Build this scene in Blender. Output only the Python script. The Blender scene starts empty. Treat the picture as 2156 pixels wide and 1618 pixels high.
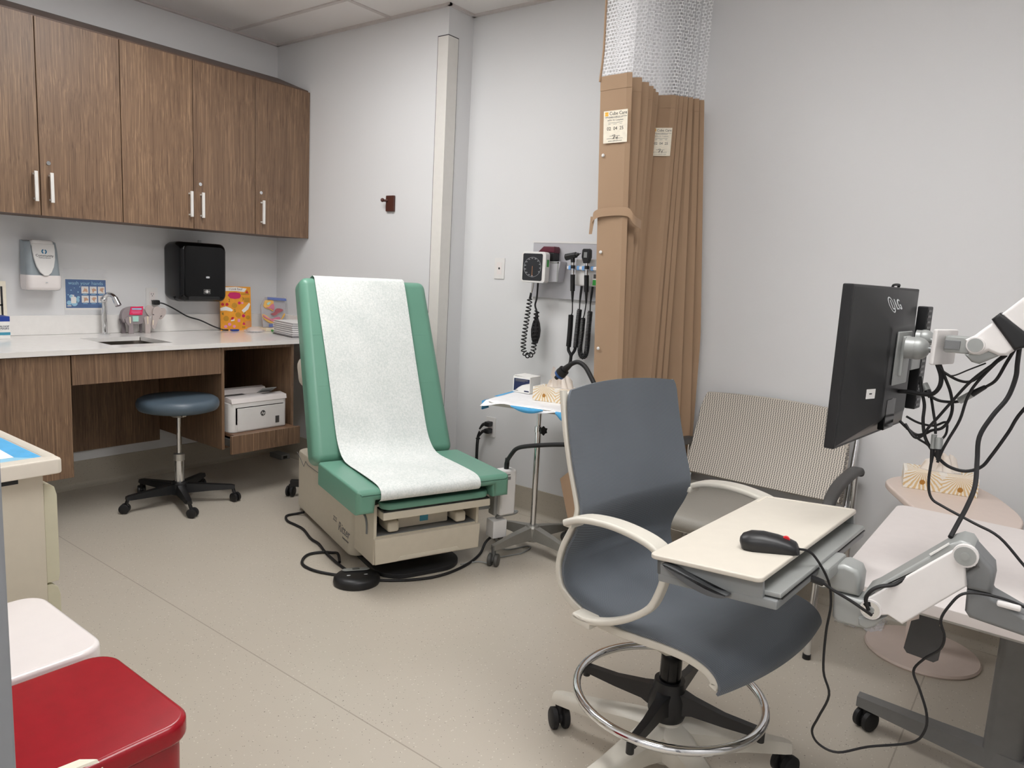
import bpy, bmesh, math, random
from math import sin, cos, pi, radians, atan2, hypot
from mathutils import Vector, Matrix
random.seed(7)
SC = bpy.context.scene
COL = SC.collection
V = Vector

# ---------------------------------------------------------------- materials
def lin(c):
    def f(x):
        x /= 255.0
        return x / 12.92 if x <= 0.04045 else ((x + 0.055) / 1.055) ** 2.4
    return (f(c[0]), f(c[1]), f(c[2]), 1.0)

class NT:
    def __init__(s, name):
        s.m = bpy.data.materials.new(name); s.m.use_nodes = True
        s.t = s.m.node_tree; s.n = s.t.nodes; s.l = s.t.links
        s.p = s.n['Principled BSDF']; s.out = s.n['Material Output']
    def node(s, kind, **kw):
        d = s.n.new(kind)
        for k, v in kw.items(): setattr(d, k, v)
        return d
    def link(s, a, b): s.l.new(a, b)
    def val(s, sock, v):
        if isinstance(v, (int, float, tuple, list)): sock.default_value = v
        else: s.l.new(v, sock)
    def math(s, op, a, b=0.0, c=None):
        d = s.node('ShaderNodeMath', operation=op)
        s.val(d.inputs[0], a); s.val(d.inputs[1], b)
        if c is not None: s.val(d.inputs[2], c)
        return d.outputs[0]
    def mix(s, f, a, b):
        d = s.node('ShaderNodeMix', data_type='RGBA')
        s.val(d.inputs[0], f); s.val(d.inputs[6], a); s.val(d.inputs[7], b)
        return d.outputs[2]
    def ramp(s, f, stops):
        d = s.node('ShaderNodeValToRGB'); e = d.color_ramp.elements
        while len(e) < len(stops): e.new(0.5)
        for i, (p, c) in enumerate(stops):
            e[i].position = p; e[i].color = c
        s.link(f, d.inputs[0]); return d.outputs[0]
    def coord(s, which='Object', scale=(1, 1, 1), loc=(0, 0, 0), rot=(0, 0, 0)):
        tc = s.node('ShaderNodeTexCoord'); mp = s.node('ShaderNodeMapping')
        mp.inputs['Scale'].default_value = scale
        mp.inputs['Location'].default_value = loc
        mp.inputs['Rotation'].default_value = rot
        s.link(tc.outputs[which], mp.inputs[0]); return mp.outputs[0]
    def sep(s, v):
        d = s.node('ShaderNodeSeparateXYZ'); s.link(v, d.inputs[0]); return d.outputs
    def noise(s, vec, scale=5, detail=2, rough=0.5, dist=0.0):
        d = s.node('ShaderNodeTexNoise')
        d.inputs['Scale'].default_value = scale; d.inputs['Detail'].default_value = detail
        d.inputs['Roughness'].default_value = rough; d.inputs['Distortion'].default_value = dist
        s.link(vec, d.inputs['Vector']); return d.outputs[0]
    def voro(s, vec, scale=5, feature='F1', out=0, rnd=1.0):
        d = s.node('ShaderNodeTexVoronoi', feature=feature)
        d.inputs['Scale'].default_value = scale; d.inputs['Randomness'].default_value = rnd
        s.link(vec, d.inputs['Vector']); return d.outputs[out]
    def bump(s, h, strength=0.2, dist=0.01):
        d = s.node('ShaderNodeBump'); d.inputs['Strength'].default_value = strength
        d.inputs['Distance'].default_value = dist
        s.link(h, d.inputs['Height']); s.link(d.outputs[0], s.p.inputs['Normal'])
    def base(s, c): s.val(s.p.inputs['Base Color'], c)
    def rough(s, r): s.val(s.p.inputs['Roughness'], r)

MATS = {}
def plain(name, c, rough=0.5, metal=0.0, var=0.04, scale=30, bump=0.0, coat=0.0, emit=0, spec=0.5):
    """principled with a little procedural variation so that it is never a dead flat colour"""
    t = NT(name); a = lin(c)
    co = t.coord()
    nz = t.noise(co, scale, 3)
    lo = tuple(x * (1 - var) for x in a[:3]) + (1,); hi = tuple(min(1, x * (1 + var)) for x in a[:3]) + (1,)
    t.base(t.ramp(nz, [(0.3, lo), (0.7, hi)]))
    t.rough(rough); t.p.inputs['Metallic'].default_value = metal
    t.p.inputs['Specular IOR Level'].default_value = spec
    if bump: t.bump(nz, bump, 0.004)
    if coat: t.p.inputs['Coat Weight'].default_value = coat; t.p.inputs['Coat Roughness'].default_value = 0.15
    if emit:
        t.p.inputs['Emission Color'].default_value = a; t.p.inputs['Emission Strength'].default_value = emit
    MATS[name] = t.m; return t.m

def wood(name, light, mid, dark, axis='z', rough=0.45, seed=0.0):
    t = NT(name)
    sc = {'z': (60, 60, 1.3), 'y': (60, 1.3, 60), 'x': (1.3, 60, 60)}[axis]
    w0 = t.node('ShaderNodeTexNoise'); w0.inputs['Scale'].default_value = 2.6; w0.inputs['Detail'].default_value = 2
    t.link(t.coord('Object', (1, 1, 1), (seed, seed, seed)), w0.inputs['Vector'])
    def warp(v, k):
        d = t.node('ShaderNodeVectorMath', operation='MULTIPLY_ADD'); t.link(w0.outputs['Color'], d.inputs[0]); d.inputs[1].default_value = (k, k, k); t.link(v, d.inputs[2]); return d.outputs[0]
    co = warp(t.coord('Object', sc, (seed, seed * 1.7, seed * .3)), .9)
    big = t.noise(warp(t.coord('Object', tuple(x * .22 for x in sc), (seed, seed, 0)), .5), 1, 3, .6, .3)
    fine = t.noise(co, 2.6, 3, .6, .2)
    fin2 = t.noise(warp(t.coord('Object', sc, (seed + 5, seed, 1)), 1.0), 6.5, 2, .6, .2)
    f = t.math('MULTIPLY_ADD', big, .16, t.math('MULTIPLY_ADD', fin2, .38, t.math('MULTIPLY', fine, .46)))
    t.base(t.ramp(f, [(0.39, lin(dark)), (0.475, lin(mid)), (0.53, lin(mid)), (0.62, lin(light))]))
    t.rough(rough); t.bump(fine, .05, .002)
    MATS[name] = t.m; return t.m

def weave(name, c, c2, scale=450, rough=0.85, bump=.35, axis='s'):
    t = NT(name)
    co = t.coord('Object')
    v = t.voro(co, scale, rnd=.15)
    f = t.math('LESS_THAN', v, .42)
    big = t.noise(co, 6, 2)
    f2 = t.math('MULTIPLY_ADD', big, .25, t.math('MULTIPLY', f, .75))
    t.base(t.mix(f2, lin(c2), lin(c))); t.rough(rough); t.bump(v, bump, .001)
    t.p.inputs['Sheen Weight'].default_value = .15
    MATS[name] = t.m; return t.m

wood('walnut', (158, 128, 100), (123, 97, 75), (93, 71, 54))
wood('walnut_flat', (148, 114, 88), (114, 85, 65), (82, 58, 44), 'y')
plain('wood_edge', (96, 74, 62), .5)
plain('cabinet_inside', (70, 50, 40), .6)
plain('counter', (236, 233, 230), .16, var=.02, coat=.15)
plain('steel', (150, 146, 140), .34, 1.0)
plain('handle_white', (232, 230, 226), .35, .15)
plain('sink_steel', (120, 113, 105), .3, 1.0)
plain('chrome', (225, 226, 228), .07, 1.0, var=.0)
plain('satin', (205, 203, 198), .38, .9)
plain('vinyl_blue', (82, 96, 108), .38, bump=.05, scale=300)
plain('vinyl_grey', (150, 146, 138), .5, bump=.1, scale=300)
plain('black', (22, 22, 24), .42, var=.1)
plain('black_gloss', (8, 8, 10), .14, var=.0, spec=.3)
plain('black_rubber', (20, 19, 21), .6, var=.1)
plain('charcoal', (72, 70, 69), .5)
plain('beige_metal', (203, 194, 176), .42, var=.02)
plain('beige_plastic', (208, 200, 183), .5, var=.02)
plain('drawer_cream', (200, 195, 170), .42, var=.02)
plain('white_plastic', (226, 224, 222), .38, var=.015)
plain('white_gloss', (235, 228, 226), .2, var=.01, coat=.2)
plain('offwhite', (222, 214, 200), .45, var=.02)
plain('cream_tray', (204, 197, 185), .5, var=.015)
plain('tray_grey', (132, 134, 134), .5, var=.03)
plain('tray_dark', (86, 88, 90), .5, var=.03)
plain('arm_grey', (158, 160, 158), .4, .25, var=.02)
plain('arm_white', (222, 218, 216), .4, var=.02)
plain('arm_mid', (120, 121, 122), .45, .2, var=.03)
plain('chair_frame', (206, 201, 190), .45, var=.02)
plain('desk_white', (226, 218, 215), .35, var=.015)
plain('desk_edge', (178, 176, 172), .45)
plain('desk_metal', (122, 121, 120), .45, .2)
plain('table_pink', (216, 199, 189), .4, var=.015)
plain('red_metal', (150, 8, 26), .25, var=.06, spec=.4)
plain('red_deep', (150, 14, 30), .4, var=.05)
plain('paper_white', (238, 236, 232), .8, var=.02)
plain('tissue', (240, 232, 224), .9, var=.02)
plain('navy', (28, 40, 78), .5)
plain('blue_box', (28, 62, 150), .45)
plain('teal_print', (70, 150, 176), .5)
plain('sign_blue', (20, 88, 150), .35)
plain('pale_blue', (150, 205, 232), .5)
plain('chux_blue', (84, 170, 222), .75, var=.08)
plain('chux_white', (240, 240, 242), .8, var=.03)
plain('ink', (30, 30, 34), .6)
plain('ink_grey', (120, 118, 118), .6)
plain('teal_logo', (24, 110, 150), .5)
plain('orange', (236, 160, 48), .5, var=.06)
plain('orange_dark', (196, 142, 44), .5)
plain('magenta', (206, 36, 104), .5)
plain('crimson', (196, 40, 60), .5)
plain('pink_print', (236, 150, 190), .5)
plain('green_print', (52, 92, 50), .5)
plain('green_tag', (60, 160, 70), .5)
plain('elephant_grey', (150, 140, 142), .55, var=.05)
plain('elephant_light', (186, 174, 170), .55, var=.04)
plain('elephant_dark', (112, 103, 106), .55, var=.05)
plain('pink_red', (226, 44, 96), .5)
plain('mint', (176, 220, 208), .5)
plain('ivory', (236, 222, 196), .5)
plain('skin_print', (206, 160, 130), .5)
plain('flesh', (222, 150, 96), .5)
plain('organ_pink', (220, 110, 140), .45)
plain('organ_red', (176, 52, 70), .45)
plain('seal_blue', (70, 100, 180), .4)
plain('bag_grey', (178, 174, 178), .35)
plain('panel_grey', (186, 185, 190), .45, var=.015)
plain('maroon', (92, 30, 48), .5)
plain('hook_brown', (76, 40, 32), .4)
plain('dark_metal', (92, 92, 90), .45, .4)
plain('mayo_base', (150, 148, 142), .4, .5)
plain('light_blue_plastic', (120, 170, 225), .4)
plain('blue_head', (50, 90, 150), .4)
plain('mouse_red', (210, 30, 40), .4)
plain('grey_side', (150, 160, 166), .4, var=.03)
plain('door_metal', (136, 138, 142), .45, var=.03)
plain('trim_white', (224, 221, 216), .5, var=.015)
plain('sticker_white', (236, 234, 232), .5)
plain('sticker_cream', (240, 232, 214), .6, var=.05, scale=60)
plain('gauge_face', (40, 42, 46), .25)
plain('board_dark', (60, 44, 38), .5)
plain('yellow_print', (244, 186, 60), .5)
plain('silver_print', (190, 192, 194), .4)
plain('base_black', (34, 34, 36), .5)

def m_wall(name, c):
    t = NT(name); co = t.coord('Object')
    n = t.noise(co, 180, 4); n2 = t.noise(co, 1.2, 2)
    a = lin(c)
    t.base(t.ramp(n2, [(0.3, tuple(x * .975 for x in a[:3]) + (1,)), (0.7, a)]))
    t.rough(.55); t.bump(n, .06, .002); MATS[name] = t.m
m_wall('wall_paint', (224, 224, 225))
m_wall('ceiling_tile', (234, 230, 228))
plain('grid_white', (205, 198, 195), .5)

def m_floor():
    t = NT('floor_vinyl'); co = t.coord('Object')
    n = t.noise(co, 2.2, 4, .6); big = t.noise(co, .8, 3)
    base = t.mix(n, lin((184, 176, 162)), lin((194, 186, 173)))
    base = t.mix(t.math('MULTIPLY', big, .5), base, lin((188, 178, 166)))
    def specks(scale, thr, col, b):
        v = t.voro(co, scale); r = t.voro(co, scale, out=1)
        rr = t.sep(r)[0]
        f = t.math('MULTIPLY', t.math('LESS_THAN', v, thr), t.math('LESS_THAN', rr, .45))
        return t.mix(f, b, col)
    base = specks(80, .16, lin((212, 206, 194)), base)
    base = specks(95, .13, lin((118, 110, 100)), base)
    base = specks(38, .07, lin((104, 94, 84)), base)
    s = t.sep(co)
    seam = t.math('LESS_THAN', t.math('ABSOLUTE', t.math('ADD', s[1], 1.655)), .0022)
    seam2 = t.math('LESS_THAN', t.math('ABSOLUTE', t.math('ADD', s[0], -4.05)), .0022)
    base = t.mix(t.math('MULTIPLY', t.math('MAXIMUM', seam, seam2), .55), base, lin((130, 118, 106)))
    t.base(base)
    t.rough(.3)
    t.p.inputs['Specular IOR Level'].default_value = .45
    MATS['floor_vinyl'] = t.m
m_floor()

def m_cove():
    t = NT('cove'); co = t.coord('Object')
    v = t.voro(co, 90); base = t.mix(t.math('LESS_THAN', v, .16), lin((176, 168, 154)), lin((150, 142, 130)))
    t.base(base); t.rough(.35); MATS['cove'] = t.m
m_cove()

def m_vinyl_green():
    t = NT('vinyl_green'); co = t.coord('Object')
    n = t.noise(co, 420, 3); b = t.noise(co, 5, 2)
    t.base(t.mix(b, lin((102, 150, 130)), lin((112, 160, 140)))); t.rough(.36); t.bump(n, .08, .001)
    MATS['vinyl_green'] = t.m
m_vinyl_green()

def m_exam_paper():
    t = NT('exam_paper'); co = t.coord('Object')
    n = t.noise(co, 120, 5, .75); b = t.noise(co, 7, 3)
    f = t.math('MULTIPLY_ADD', n, .75, t.math('MULTIPLY', b, .25))
    t.base(t.ramp(f, [(0.38, lin((208, 215, 212))), (0.62, lin((238, 240, 238)))]))
    t.rough(.8); t.bump(t.noise(co, 60, 4), .25, .003); MATS['exam_paper'] = t.m
m_exam_paper()

def m_mesh():
    t = NT('mesh_grey'); co = t.coord('Object'); s = t.sep(co)
    a = t.math('SUBTRACT', s[2], s[0])
    st = t.math('SINE', t.math('MULTIPLY', a, 2 * pi / .0042))
    cr = t.math('SINE', t.math('MULTIPLY', s[1], 2 * pi / .0042))
    f = t.math('MULTIPLY_ADD', t.math('MULTIPLY', st, cr), .42, t.math('MULTIPLY_ADD', st, .2, .5))
    n = t.noise(co, 5, 3)
    f = t.math('MULTIPLY_ADD', n, .3, t.math('SUBTRACT', f, .15))
    t.base(t.mix(f, lin((62, 66, 72)), lin((114, 121, 129)))); t.rough(.8); t.bump(st, .08, .0008)
    t.p.inputs['Sheen Weight'].default_value = .12; MATS['mesh_grey'] = t.m
m_mesh()
def m_curtain():
    t = NT('curtain'); co = t.coord('Object')
    n = t.noise(t.coord('Object', (60, 60, 400)), 2, 3); b = t.noise(co, 3, 2)
    t.base(t.mix(b, lin((176, 146, 118)), lin((188, 158, 129)))); t.rough(.9); t.bump(n, .12, .001)
    t.p.inputs['Sheen Weight'].default_value = .2
    # thin fabric lets a little light through
    tr = t.node('ShaderNodeBsdfTranslucent'); tr.inputs[0].default_value = lin((176, 136, 104))
    mx = t.node('ShaderNodeMixShader'); mx.inputs[0].default_value = .18
    t.link(t.p.outputs[0], mx.inputs[1]); t.link(tr.outputs[0], mx.inputs[2]); t.link(mx.outputs[0], t.out.inputs[0])
    MATS['curtain'] = t.m
m_curtain()
def m_net():
    t = NT('net')
    uv = t.node('ShaderNodeTexCoord').outputs['UV']
    b = t.node('ShaderNodeTexBrick'); t.link(uv, b.inputs['Vector'])
    b.inputs['Scale'].default_value = 1.0; b.offset = .5
    b.inputs['Brick Width'].default_value = .0150; b.inputs['Row Height'].default_value = .0135
    b.inputs['Mortar Size'].default_value = .0016; b.inputs['Mortar Smooth'].default_value = .0
    t.base(lin((238, 238, 240))); t.rough(.85)
    tr = t.node('ShaderNodeBsdfTransparent'); mx = t.node('ShaderNodeMixShader')
    t.link(b.outputs['Fac'], mx.inputs[0]); t.link(tr.outputs[0], mx.inputs[1]); t.link(t.p.outputs[0], mx.inputs[2])
    t.link(mx.outputs[0], t.out.inputs[0]); MATS['net'] = t.m
m_net()

def m_bench():
    t = NT('bench_fabric'); co = t.coord('Object'); s = t.sep(co)
    wob = t.math('MULTIPLY', t.math('SINE', t.math('MULTIPLY', s[2], 2 * pi / .016)), .0011)
    x = t.math('ADD', s[0], wob)
    st = t.math('SINE', t.math('MULTIPLY', x, 2 * pi / .0098))
    dz = t.math('SINE', t.math('MULTIPLY', s[2], 2 * pi / .008))
    line = t.math('GREATER_THAN', st, .25)
    dot = t.math('MULTIPLY', t.math('LESS_THAN', st, -.2), t.math('GREATER_THAN', dz, -.1))
    c = t.mix(line, lin((176, 169, 159)), lin((222, 214, 202)))
    c = t.mix(t.math('MULTIPLY', dot, .8), c, lin((120, 116, 114)))
    t.base(c); t.rough(.85); t.bump(st, .1, .001); MATS['bench_fabric'] = t.m
m_bench()

def m_tissue_box():
    t = NT('tissue_print'); co = t.coord('Object'); s = t.sep(co)
    col = lin((238, 232, 222))
    out = None
    for i, (cx, cz, k) in enumerate([(-.055, .028, 30), (.062, .020, 34)]):
        dx = t.math('SUBTRACT', s[0], cx)
        dz = t.math('SUBTRACT', t.math('ADD', s[2], t.math('MULTIPLY', s[1], -.6 if False else 0)), cz)
        dy = t.math('MULTIPLY', s[1], .8)
        ang = t.math('ARCTAN2', t.math('ADD', dz, dy), dx)
        d = t.math('SQRT', t.math('ADD', t.math('MULTIPLY', dx, dx), t.math('MULTIPLY', dz, dz)))
        nz = t.noise(co, 60, 2)
        sp = t.math('SINE', t.math('MULTIPLY_ADD', nz, 4.0, t.math('MULTIPLY', ang, k)))
        f = t.math('MULTIPLY', t.math('GREATER_THAN', sp, t.math('MULTIPLY_ADD', d, 16, -.55)), t.math('LESS_THAN', d, .062))
        core = t.math('LESS_THAN', d, .009)
        a = t.mix(t.math('MULTIPLY', f, .85), out if out else col, lin((216, 182, 122)))
        out = t.mix(core, a, lin((176, 122, 48)))
    t.base(out); t.rough(.5); MATS['tissue_print'] = t.m
m_tissue_box()

def m_clear(name, c, alpha, rough=.15):
    t = NT(name); t.base(lin(c)); t.rough(rough)
    tr = t.node('ShaderNodeBsdfTransparent'); mx = t.node('ShaderNodeMixShader')
    nz = t.noise(t.coord('Object'), 40, 3)
    t.link(t.math('MULTIPLY_ADD', nz, alpha * .6, alpha * .7), mx.inputs[0])
    t.link(tr.outputs[0], mx.inputs[1]); t.link(t.p.outputs[0], mx.inputs[2]); t.link(mx.outputs[0], t.out.inputs[0])
    MATS[name] = t.m
m_clear('clear_sleeve', (225, 225, 228), .07, .25)
m_clear('clear_film', (235, 235, 238), .3, .08)

def m_lamp(strength):
    t = NT('lamp_diffuser')
    t.base(lin((245, 245, 245)))
    t.p.inputs['Emission Color'].default_value = (1.0, .995, .985, 1); t.p.inputs['Emission Strength'].default_value = strength
    MATS['lamp_diffuser'] = t.m

# ---------------------------------------------------------------- mesh builder
def frame(o, r, u):
    r = V(r).normalized(); u = V(u); u = (u - r * u.dot(r)).normalized(); n = r.cross(u); o = V(o)
    return Matrix(((r.x, u.x, n.x, o.x), (r.y, u.y, n.y, o.y), (r.z, u.z, n.z, o.z), (0, 0, 0, 1)))
def T(x, y, z): return Matrix.Translation((x, y, z))
def RX(d): return Matrix.Rotation(radians(d), 4, 'X')
def RY(d): return Matrix.Rotation(radians(d), 4, 'Y')
def RZ(d): return Matrix.Rotation(radians(d), 4, 'Z')
WA = lambda y, z, x=0.0: frame((x, y, z), (0, 1, 0), (0, 0, 1))      # faces +x
WC = lambda x, z, y=0.0: frame((x, y, z), (1, 0, 0), (0, 0, 1))      # faces -y

def catmull(P, k, closed=False):
    P = [V(p) for p in P]; n = len(P); out = []
    segs = n if closed else n - 1
    for i in range(segs):
        if closed: a, b, c, d = P[i - 1], P[i], P[(i + 1) % n], P[(i + 2) % n]
        else: a, b, c, d = P[max(i - 1, 0)], P[i], P[i + 1], P[min(i + 2, n - 1)]
        for j in range(k):
            t = j / k
            out.append(.5 * ((2 * b) + (c - a) * t + (2 * a - 5 * b + 4 * c - d) * t * t + (3 * b - a - 3 * c + d) * t ** 3))
    if not closed: out.append(P[-1])
    return out

def rrect(w, h, r, n=5):
    """rounded rectangle outline centred on 0"""
    r = min(r, w / 2 - 1e-5, h / 2 - 1e-5); pts = []
    for cx, cy, a in ((w / 2 - r, h / 2 - r, 0), (-w / 2 + r, h / 2 - r, 90), (-w / 2 + r, -h / 2 + r, 180), (w / 2 - r, -h / 2 + r, 270)):
        for i in range(n + 1):
            t = radians(a + 90 * i / n); pts.append((cx + r * cos(t), cy + r * sin(t)))
    return pts
def ellipse(a, b, n=32, cx=0, cy=0): return [(cx + a * cos(2 * pi * i / n), cy + b * sin(2 * pi * i / n)) for i in range(n)]

class MB:
    def __init__(s): s.bm = bmesh.new(); s.uv = None
    def _in(s, b, M=None):
        if M is not None: bmesh.ops.transform(b, matrix=M, verts=b.verts)
        me = bpy.data.meshes.new('tmp'); b.to_mesh(me); b.free(); s.bm.from_mesh(me); bpy.data.meshes.remove(me); return s
    def box(s, c, d, r=0, seg=2, M=None):
        b = bmesh.new(); bmesh.ops.create_cube(b, size=1)
        bmesh.ops.transform(b, matrix=T(*c) @ Matrix.Diagonal((*d, 1)), verts=b.verts)
        if r: bmesh.ops.bevel(b, geom=b.edges[:], offset=min(r, min(d) * .49), segments=seg, profile=.5, affect='EDGES')
        return s._in(b, M)
    def bx(s, x0, x1, y0, y1, z0, z1, r=0, seg=2, M=None):
        return s.box(((x0 + x1) / 2, (y0 + y1) / 2, (z0 + z1) / 2), (abs(x1 - x0), abs(y1 - y0), abs(z1 - z0)), r, seg, M)
    def prism(s, pts, h, M=None, r=0, seg=2):
        """outline in XY, extruded from z=0 to h"""
        b = bmesh.new(); vs = [b.verts.new((p[0], p[1], 0)) for p in pts]
        f = b.faces.new(vs); f.normal_update()
        if f.normal.z > 0: f.normal_flip()
        e = bmesh.ops.extrude_face_region(b, geom=[f])
        bmesh.ops.translate(b, vec=(0, 0, h), verts=[v for v in e['geom'] if isinstance(v, bmesh.types.BMVert)])
        bmesh.ops.recalc_face_normals(b, faces=b.faces[:])
        if r:
            ed = [x for x in b.edges if abs(x.verts[0].co.z - x.verts[1].co.z) < 1e-6]
            bmesh.ops.bevel(b, geom=ed, offset=r, segments=seg, profile=.5, affect='EDGES')
        return s._in(b, M)
    def lathe(s, prof, M=None, n=32):
        b = bmesh.new(); rings = []
        for r, z in prof:
            rings.append([b.verts.new((0, 0, z))] if r < 1e-6 else [b.verts.new((r * cos(2 * pi * i / n), r * sin(2 * pi * i / n), z)) for i in range(n)])
        for A, B in zip(rings, rings[1:]):
            for i in range(n):
                j = (i + 1) % n
                if len(A) == 1 and len(B) == 1: continue
                if len(A) == 1: b.faces.new((A[0], B[j], B[i]))
                elif len(B) == 1: b.faces.new((A[i], A[j], B[0]))
                else: b.faces.new((A[i], A[j], B[j], B[i]))
        for R_ in (rings[0], rings[-1]):
            if len(R_) > 1: b.faces.new(R_)
        bmesh.ops.recalc_face_normals(b, faces=b.faces[:])
        return s._in(b, M)
    def cyl(s, a, c, r, r2=None, n=20):
        a, c = V(a), V(c); d = c - a; L = d.length
        q = d.to_track_quat('Z', 'Y').to_matrix().to_4x4(); q.translation = a
        return s.lathe([(r, 0), (r if r2 is None else r2, L)], q, n)
    def tube(s, P, r, n=8, sub=0, closed=False):
        P = catmull(P, sub, closed) if sub else [V(p) for p in P]
        m = len(P); rr = r if isinstance(r, (list, tuple)) else None
        b = bmesh.new(); rings = []; up = None
        for i in range(m):
            if closed: t = P[(i + 1) % m] - P[i - 1]
            else: t = P[min(i + 1, m - 1)] - P[max(i - 1, 0)]
            if t.length < 1e-9: t = V((0, 0, 1))
            t.normalize()
            if up is None:
                up = V((0, 0, 1)) if abs(t.z) < .9 else V((1, 0, 0))
            x = (up - t * up.dot(t))
            if x.length < 1e-5: x = t.orthogonal()
            x.normalize(); up = x; y = t.cross(x)
            if rr: u = i / (m - 1) * (len(rr) - 1); k = min(int(u), len(rr) - 2); q = rr[k] + (rr[k + 1] - rr[k]) * (u - k)
            else: q = r
            rings.append([b.verts.new(P[i] + x * q * cos(2 * pi * k / n) + y * q * sin(2 * pi * k / n)) for k in range(n)])
        for i in range(m if closed else m - 1):
            A, B = rings[i], rings[(i + 1) % m]
            off = 0
            if closed and i == m - 1:
                off = min(range(n), key=lambda o: sum((A[k].co - B[(k + o) % n].co).length for k in range(n)))
            for k in range(n):
                b.faces.new((A[k], A[(k + 1) % n], B[(k + 1 + off) % n], B[(k + off) % n]))
        if not closed: b.faces.new(rings[0][::-1]); b.faces.new(rings[-1])
        bmesh.ops.recalc_face_normals(b, faces=b.faces[:])
        return s._in(b)
    def sweep(s, P, prof, side, M=None, closed=False):
        """sweep outline (a along side, b along side x tangent) on a planar path; prof may be fn(u)"""
        P = [V(p) for p in P]; m = len(P); side = V(side).normalized(); b = bmesh.new(); rings = []
        for i in range(m):
            if closed: t = P[(i + 1) % m] - P[i - 1]
            else: t = P[min(i + 1, m - 1)] - P[max(i - 1, 0)]
            t.normalize(); nn = side.cross(t).normalized()
            pr = prof(i / (m - 1)) if callable(prof) else prof
            rings.append([b.verts.new(P[i] + side * a + nn * c) for a, c in pr])
        n = len(rings[0])
        for i in range(m if closed else m - 1):
            A, B = rings[i], rings[(i + 1) % m]
            for k in range(n): b.faces.new((A[k], A[(k + 1) % n], B[(k + 1) % n], B[k]))
        if not closed: b.faces.new(rings[0][::-1]); b.faces.new(rings[-1])
        bmesh.ops.recalc_face_normals(b, faces=b.faces[:])
        return s._in(b, M)
    def loft(s, rings, cap=True, M=None, closed=True):
        b = bmesh.new(); R_ = [[b.verts.new(p) for p in r] for r in rings]; n = len(R_[0])
        for A, B in zip(R_, R_[1:]):
            for k in range(n if closed else n - 1): b.faces.new((A[k], A[(k + 1) % n], B[(k + 1) % n], B[k]))
        if cap and closed: b.faces.new(R_[0][::-1]); b.faces.new(R_[-1])
        bmesh.ops.recalc_face_normals(b, faces=b.faces[:])
        return s._in(b, M)
    def sheet(s, G, th=0.0, M=None, uv=None):
        """grid of points; th > 0 gives it thickness; uv(i,j) optional"""
        b = bmesh.new(); R_ = [[b.verts.new(p) for p in r] for r in G]
        ul = b.loops.layers.uv.new('UVMap') if uv else None
        for i in range(len(R_) - 1):
            for j in range(len(R_[0]) - 1):
                f = b.faces.new((R_[i][j], R_[i][j + 1], R_[i + 1][j + 1], R_[i + 1][j]))
                if uv:
                    for lp, (a, c) in zip(f.loops, ((i, j), (i, j + 1), (i + 1, j + 1), (i + 1, j))): lp[ul].uv = uv(a, c)
        b.normal_update()
        if th: bmesh.ops.solidify(b, geom=b.faces[:], thickness=th)
        return s._in(b, M)
    def ball(s, c, r, sc=(1, 1, 1), M=None, n=20):
        b = bmesh.new(); bmesh.ops.create_uvsphere(b, u_segments=n, v_segments=n * 2 // 3, radius=r)
        bmesh.ops.transform(b, matrix=T(*c) @ Matrix.Diagonal((*sc, 1)), verts=b.verts)
        return s._in(b, M)
    def text(s, body, size, M, align='CENTER', depth=.0006, shear=0, sx=1.0):
        cu = bpy.data.curves.new('txt', 'FONT'); cu.body = body; cu.size = size; cu.align_x = align; cu.align_y = 'CENTER'
        cu.extrude = depth; cu.shear = shear; cu.resolution_u = 2
        ob = bpy.data.objects.new('txt', cu); COL.objects.link(ob)
        dg = bpy.context.evaluated_depsgraph_get(); me = bpy.data.meshes.new_from_object(ob.evaluated_get(dg))
        b = bmesh.new(); b.from_mesh(me); bpy.data.meshes.remove(me); bpy.data.objects.remove(ob); bpy.data.curves.remove(cu)
        return s._in(b, M @ Matrix.Diagonal((sx, 1, 1, 1)))
    def build(s, name, mat, parent=None, world=False, ang=38, wn=True, label=None):
        me = bpy.data.meshes.new(name)
        if world and parent is not None: bmesh.ops.transform(s.bm, matrix=root_matrix(parent).inverted(), verts=s.bm.verts)
        s.bm.to_mesh(me); s.bm.free()
        me.polygons.foreach_set('use_smooth', [True] * len(me.polygons)); me.set_sharp_from_angle(angle=radians(ang))
        me.materials.append(MATS[mat])
        o = bpy.data.objects.new(name, me); COL.objects.link(o)
        if parent is not None: o.parent = parent
        if wn: w = o.modifiers.new('wn', 'WEIGHTED_NORMAL'); w.keep_sharp = True
        if label: o['label'] = label
        return o

def root_matrix(o):
    M = o.matrix_basis.copy()
    while o.parent: o = o.parent; M = o.matrix_basis @ M
    return M
def thing(name, label, cat, loc=(0, 0, 0), rz=0.0, group=None):
    o = bpy.data.objects.new(name, None); COL.objects.link(o); o.empty_display_size = .05
    o.location = loc; o.rotation_euler = (0, 0, radians(rz)); o.matrix_basis = T(*loc) @ RZ(rz)
    return tag(o, label, cat, group)
def tag(o, label, cat, group=None, kind=None):
    o['label'] = label; o['category'] = cat
    if group: o['group'] = group
    if kind: o['kind'] = kind
    return o
def struct(o, label=None, cat=None):
    o['kind'] = 'structure'
    if label: o['label'] = label
    if cat: o['category'] = cat
    return o
def solo(o, loc):
    """give a one-mesh thing its origin at its base"""
    o.data.transform(T(*(-V(loc)))); o.location = loc; return o
def copy_tree(o, parent=None):
    c = o.copy(); COL.objects.link(c); c.parent = parent
    for ch in [x for x in bpy.data.objects if x.parent == o and x != c]: copy_tree(ch, c)
    return c
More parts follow.
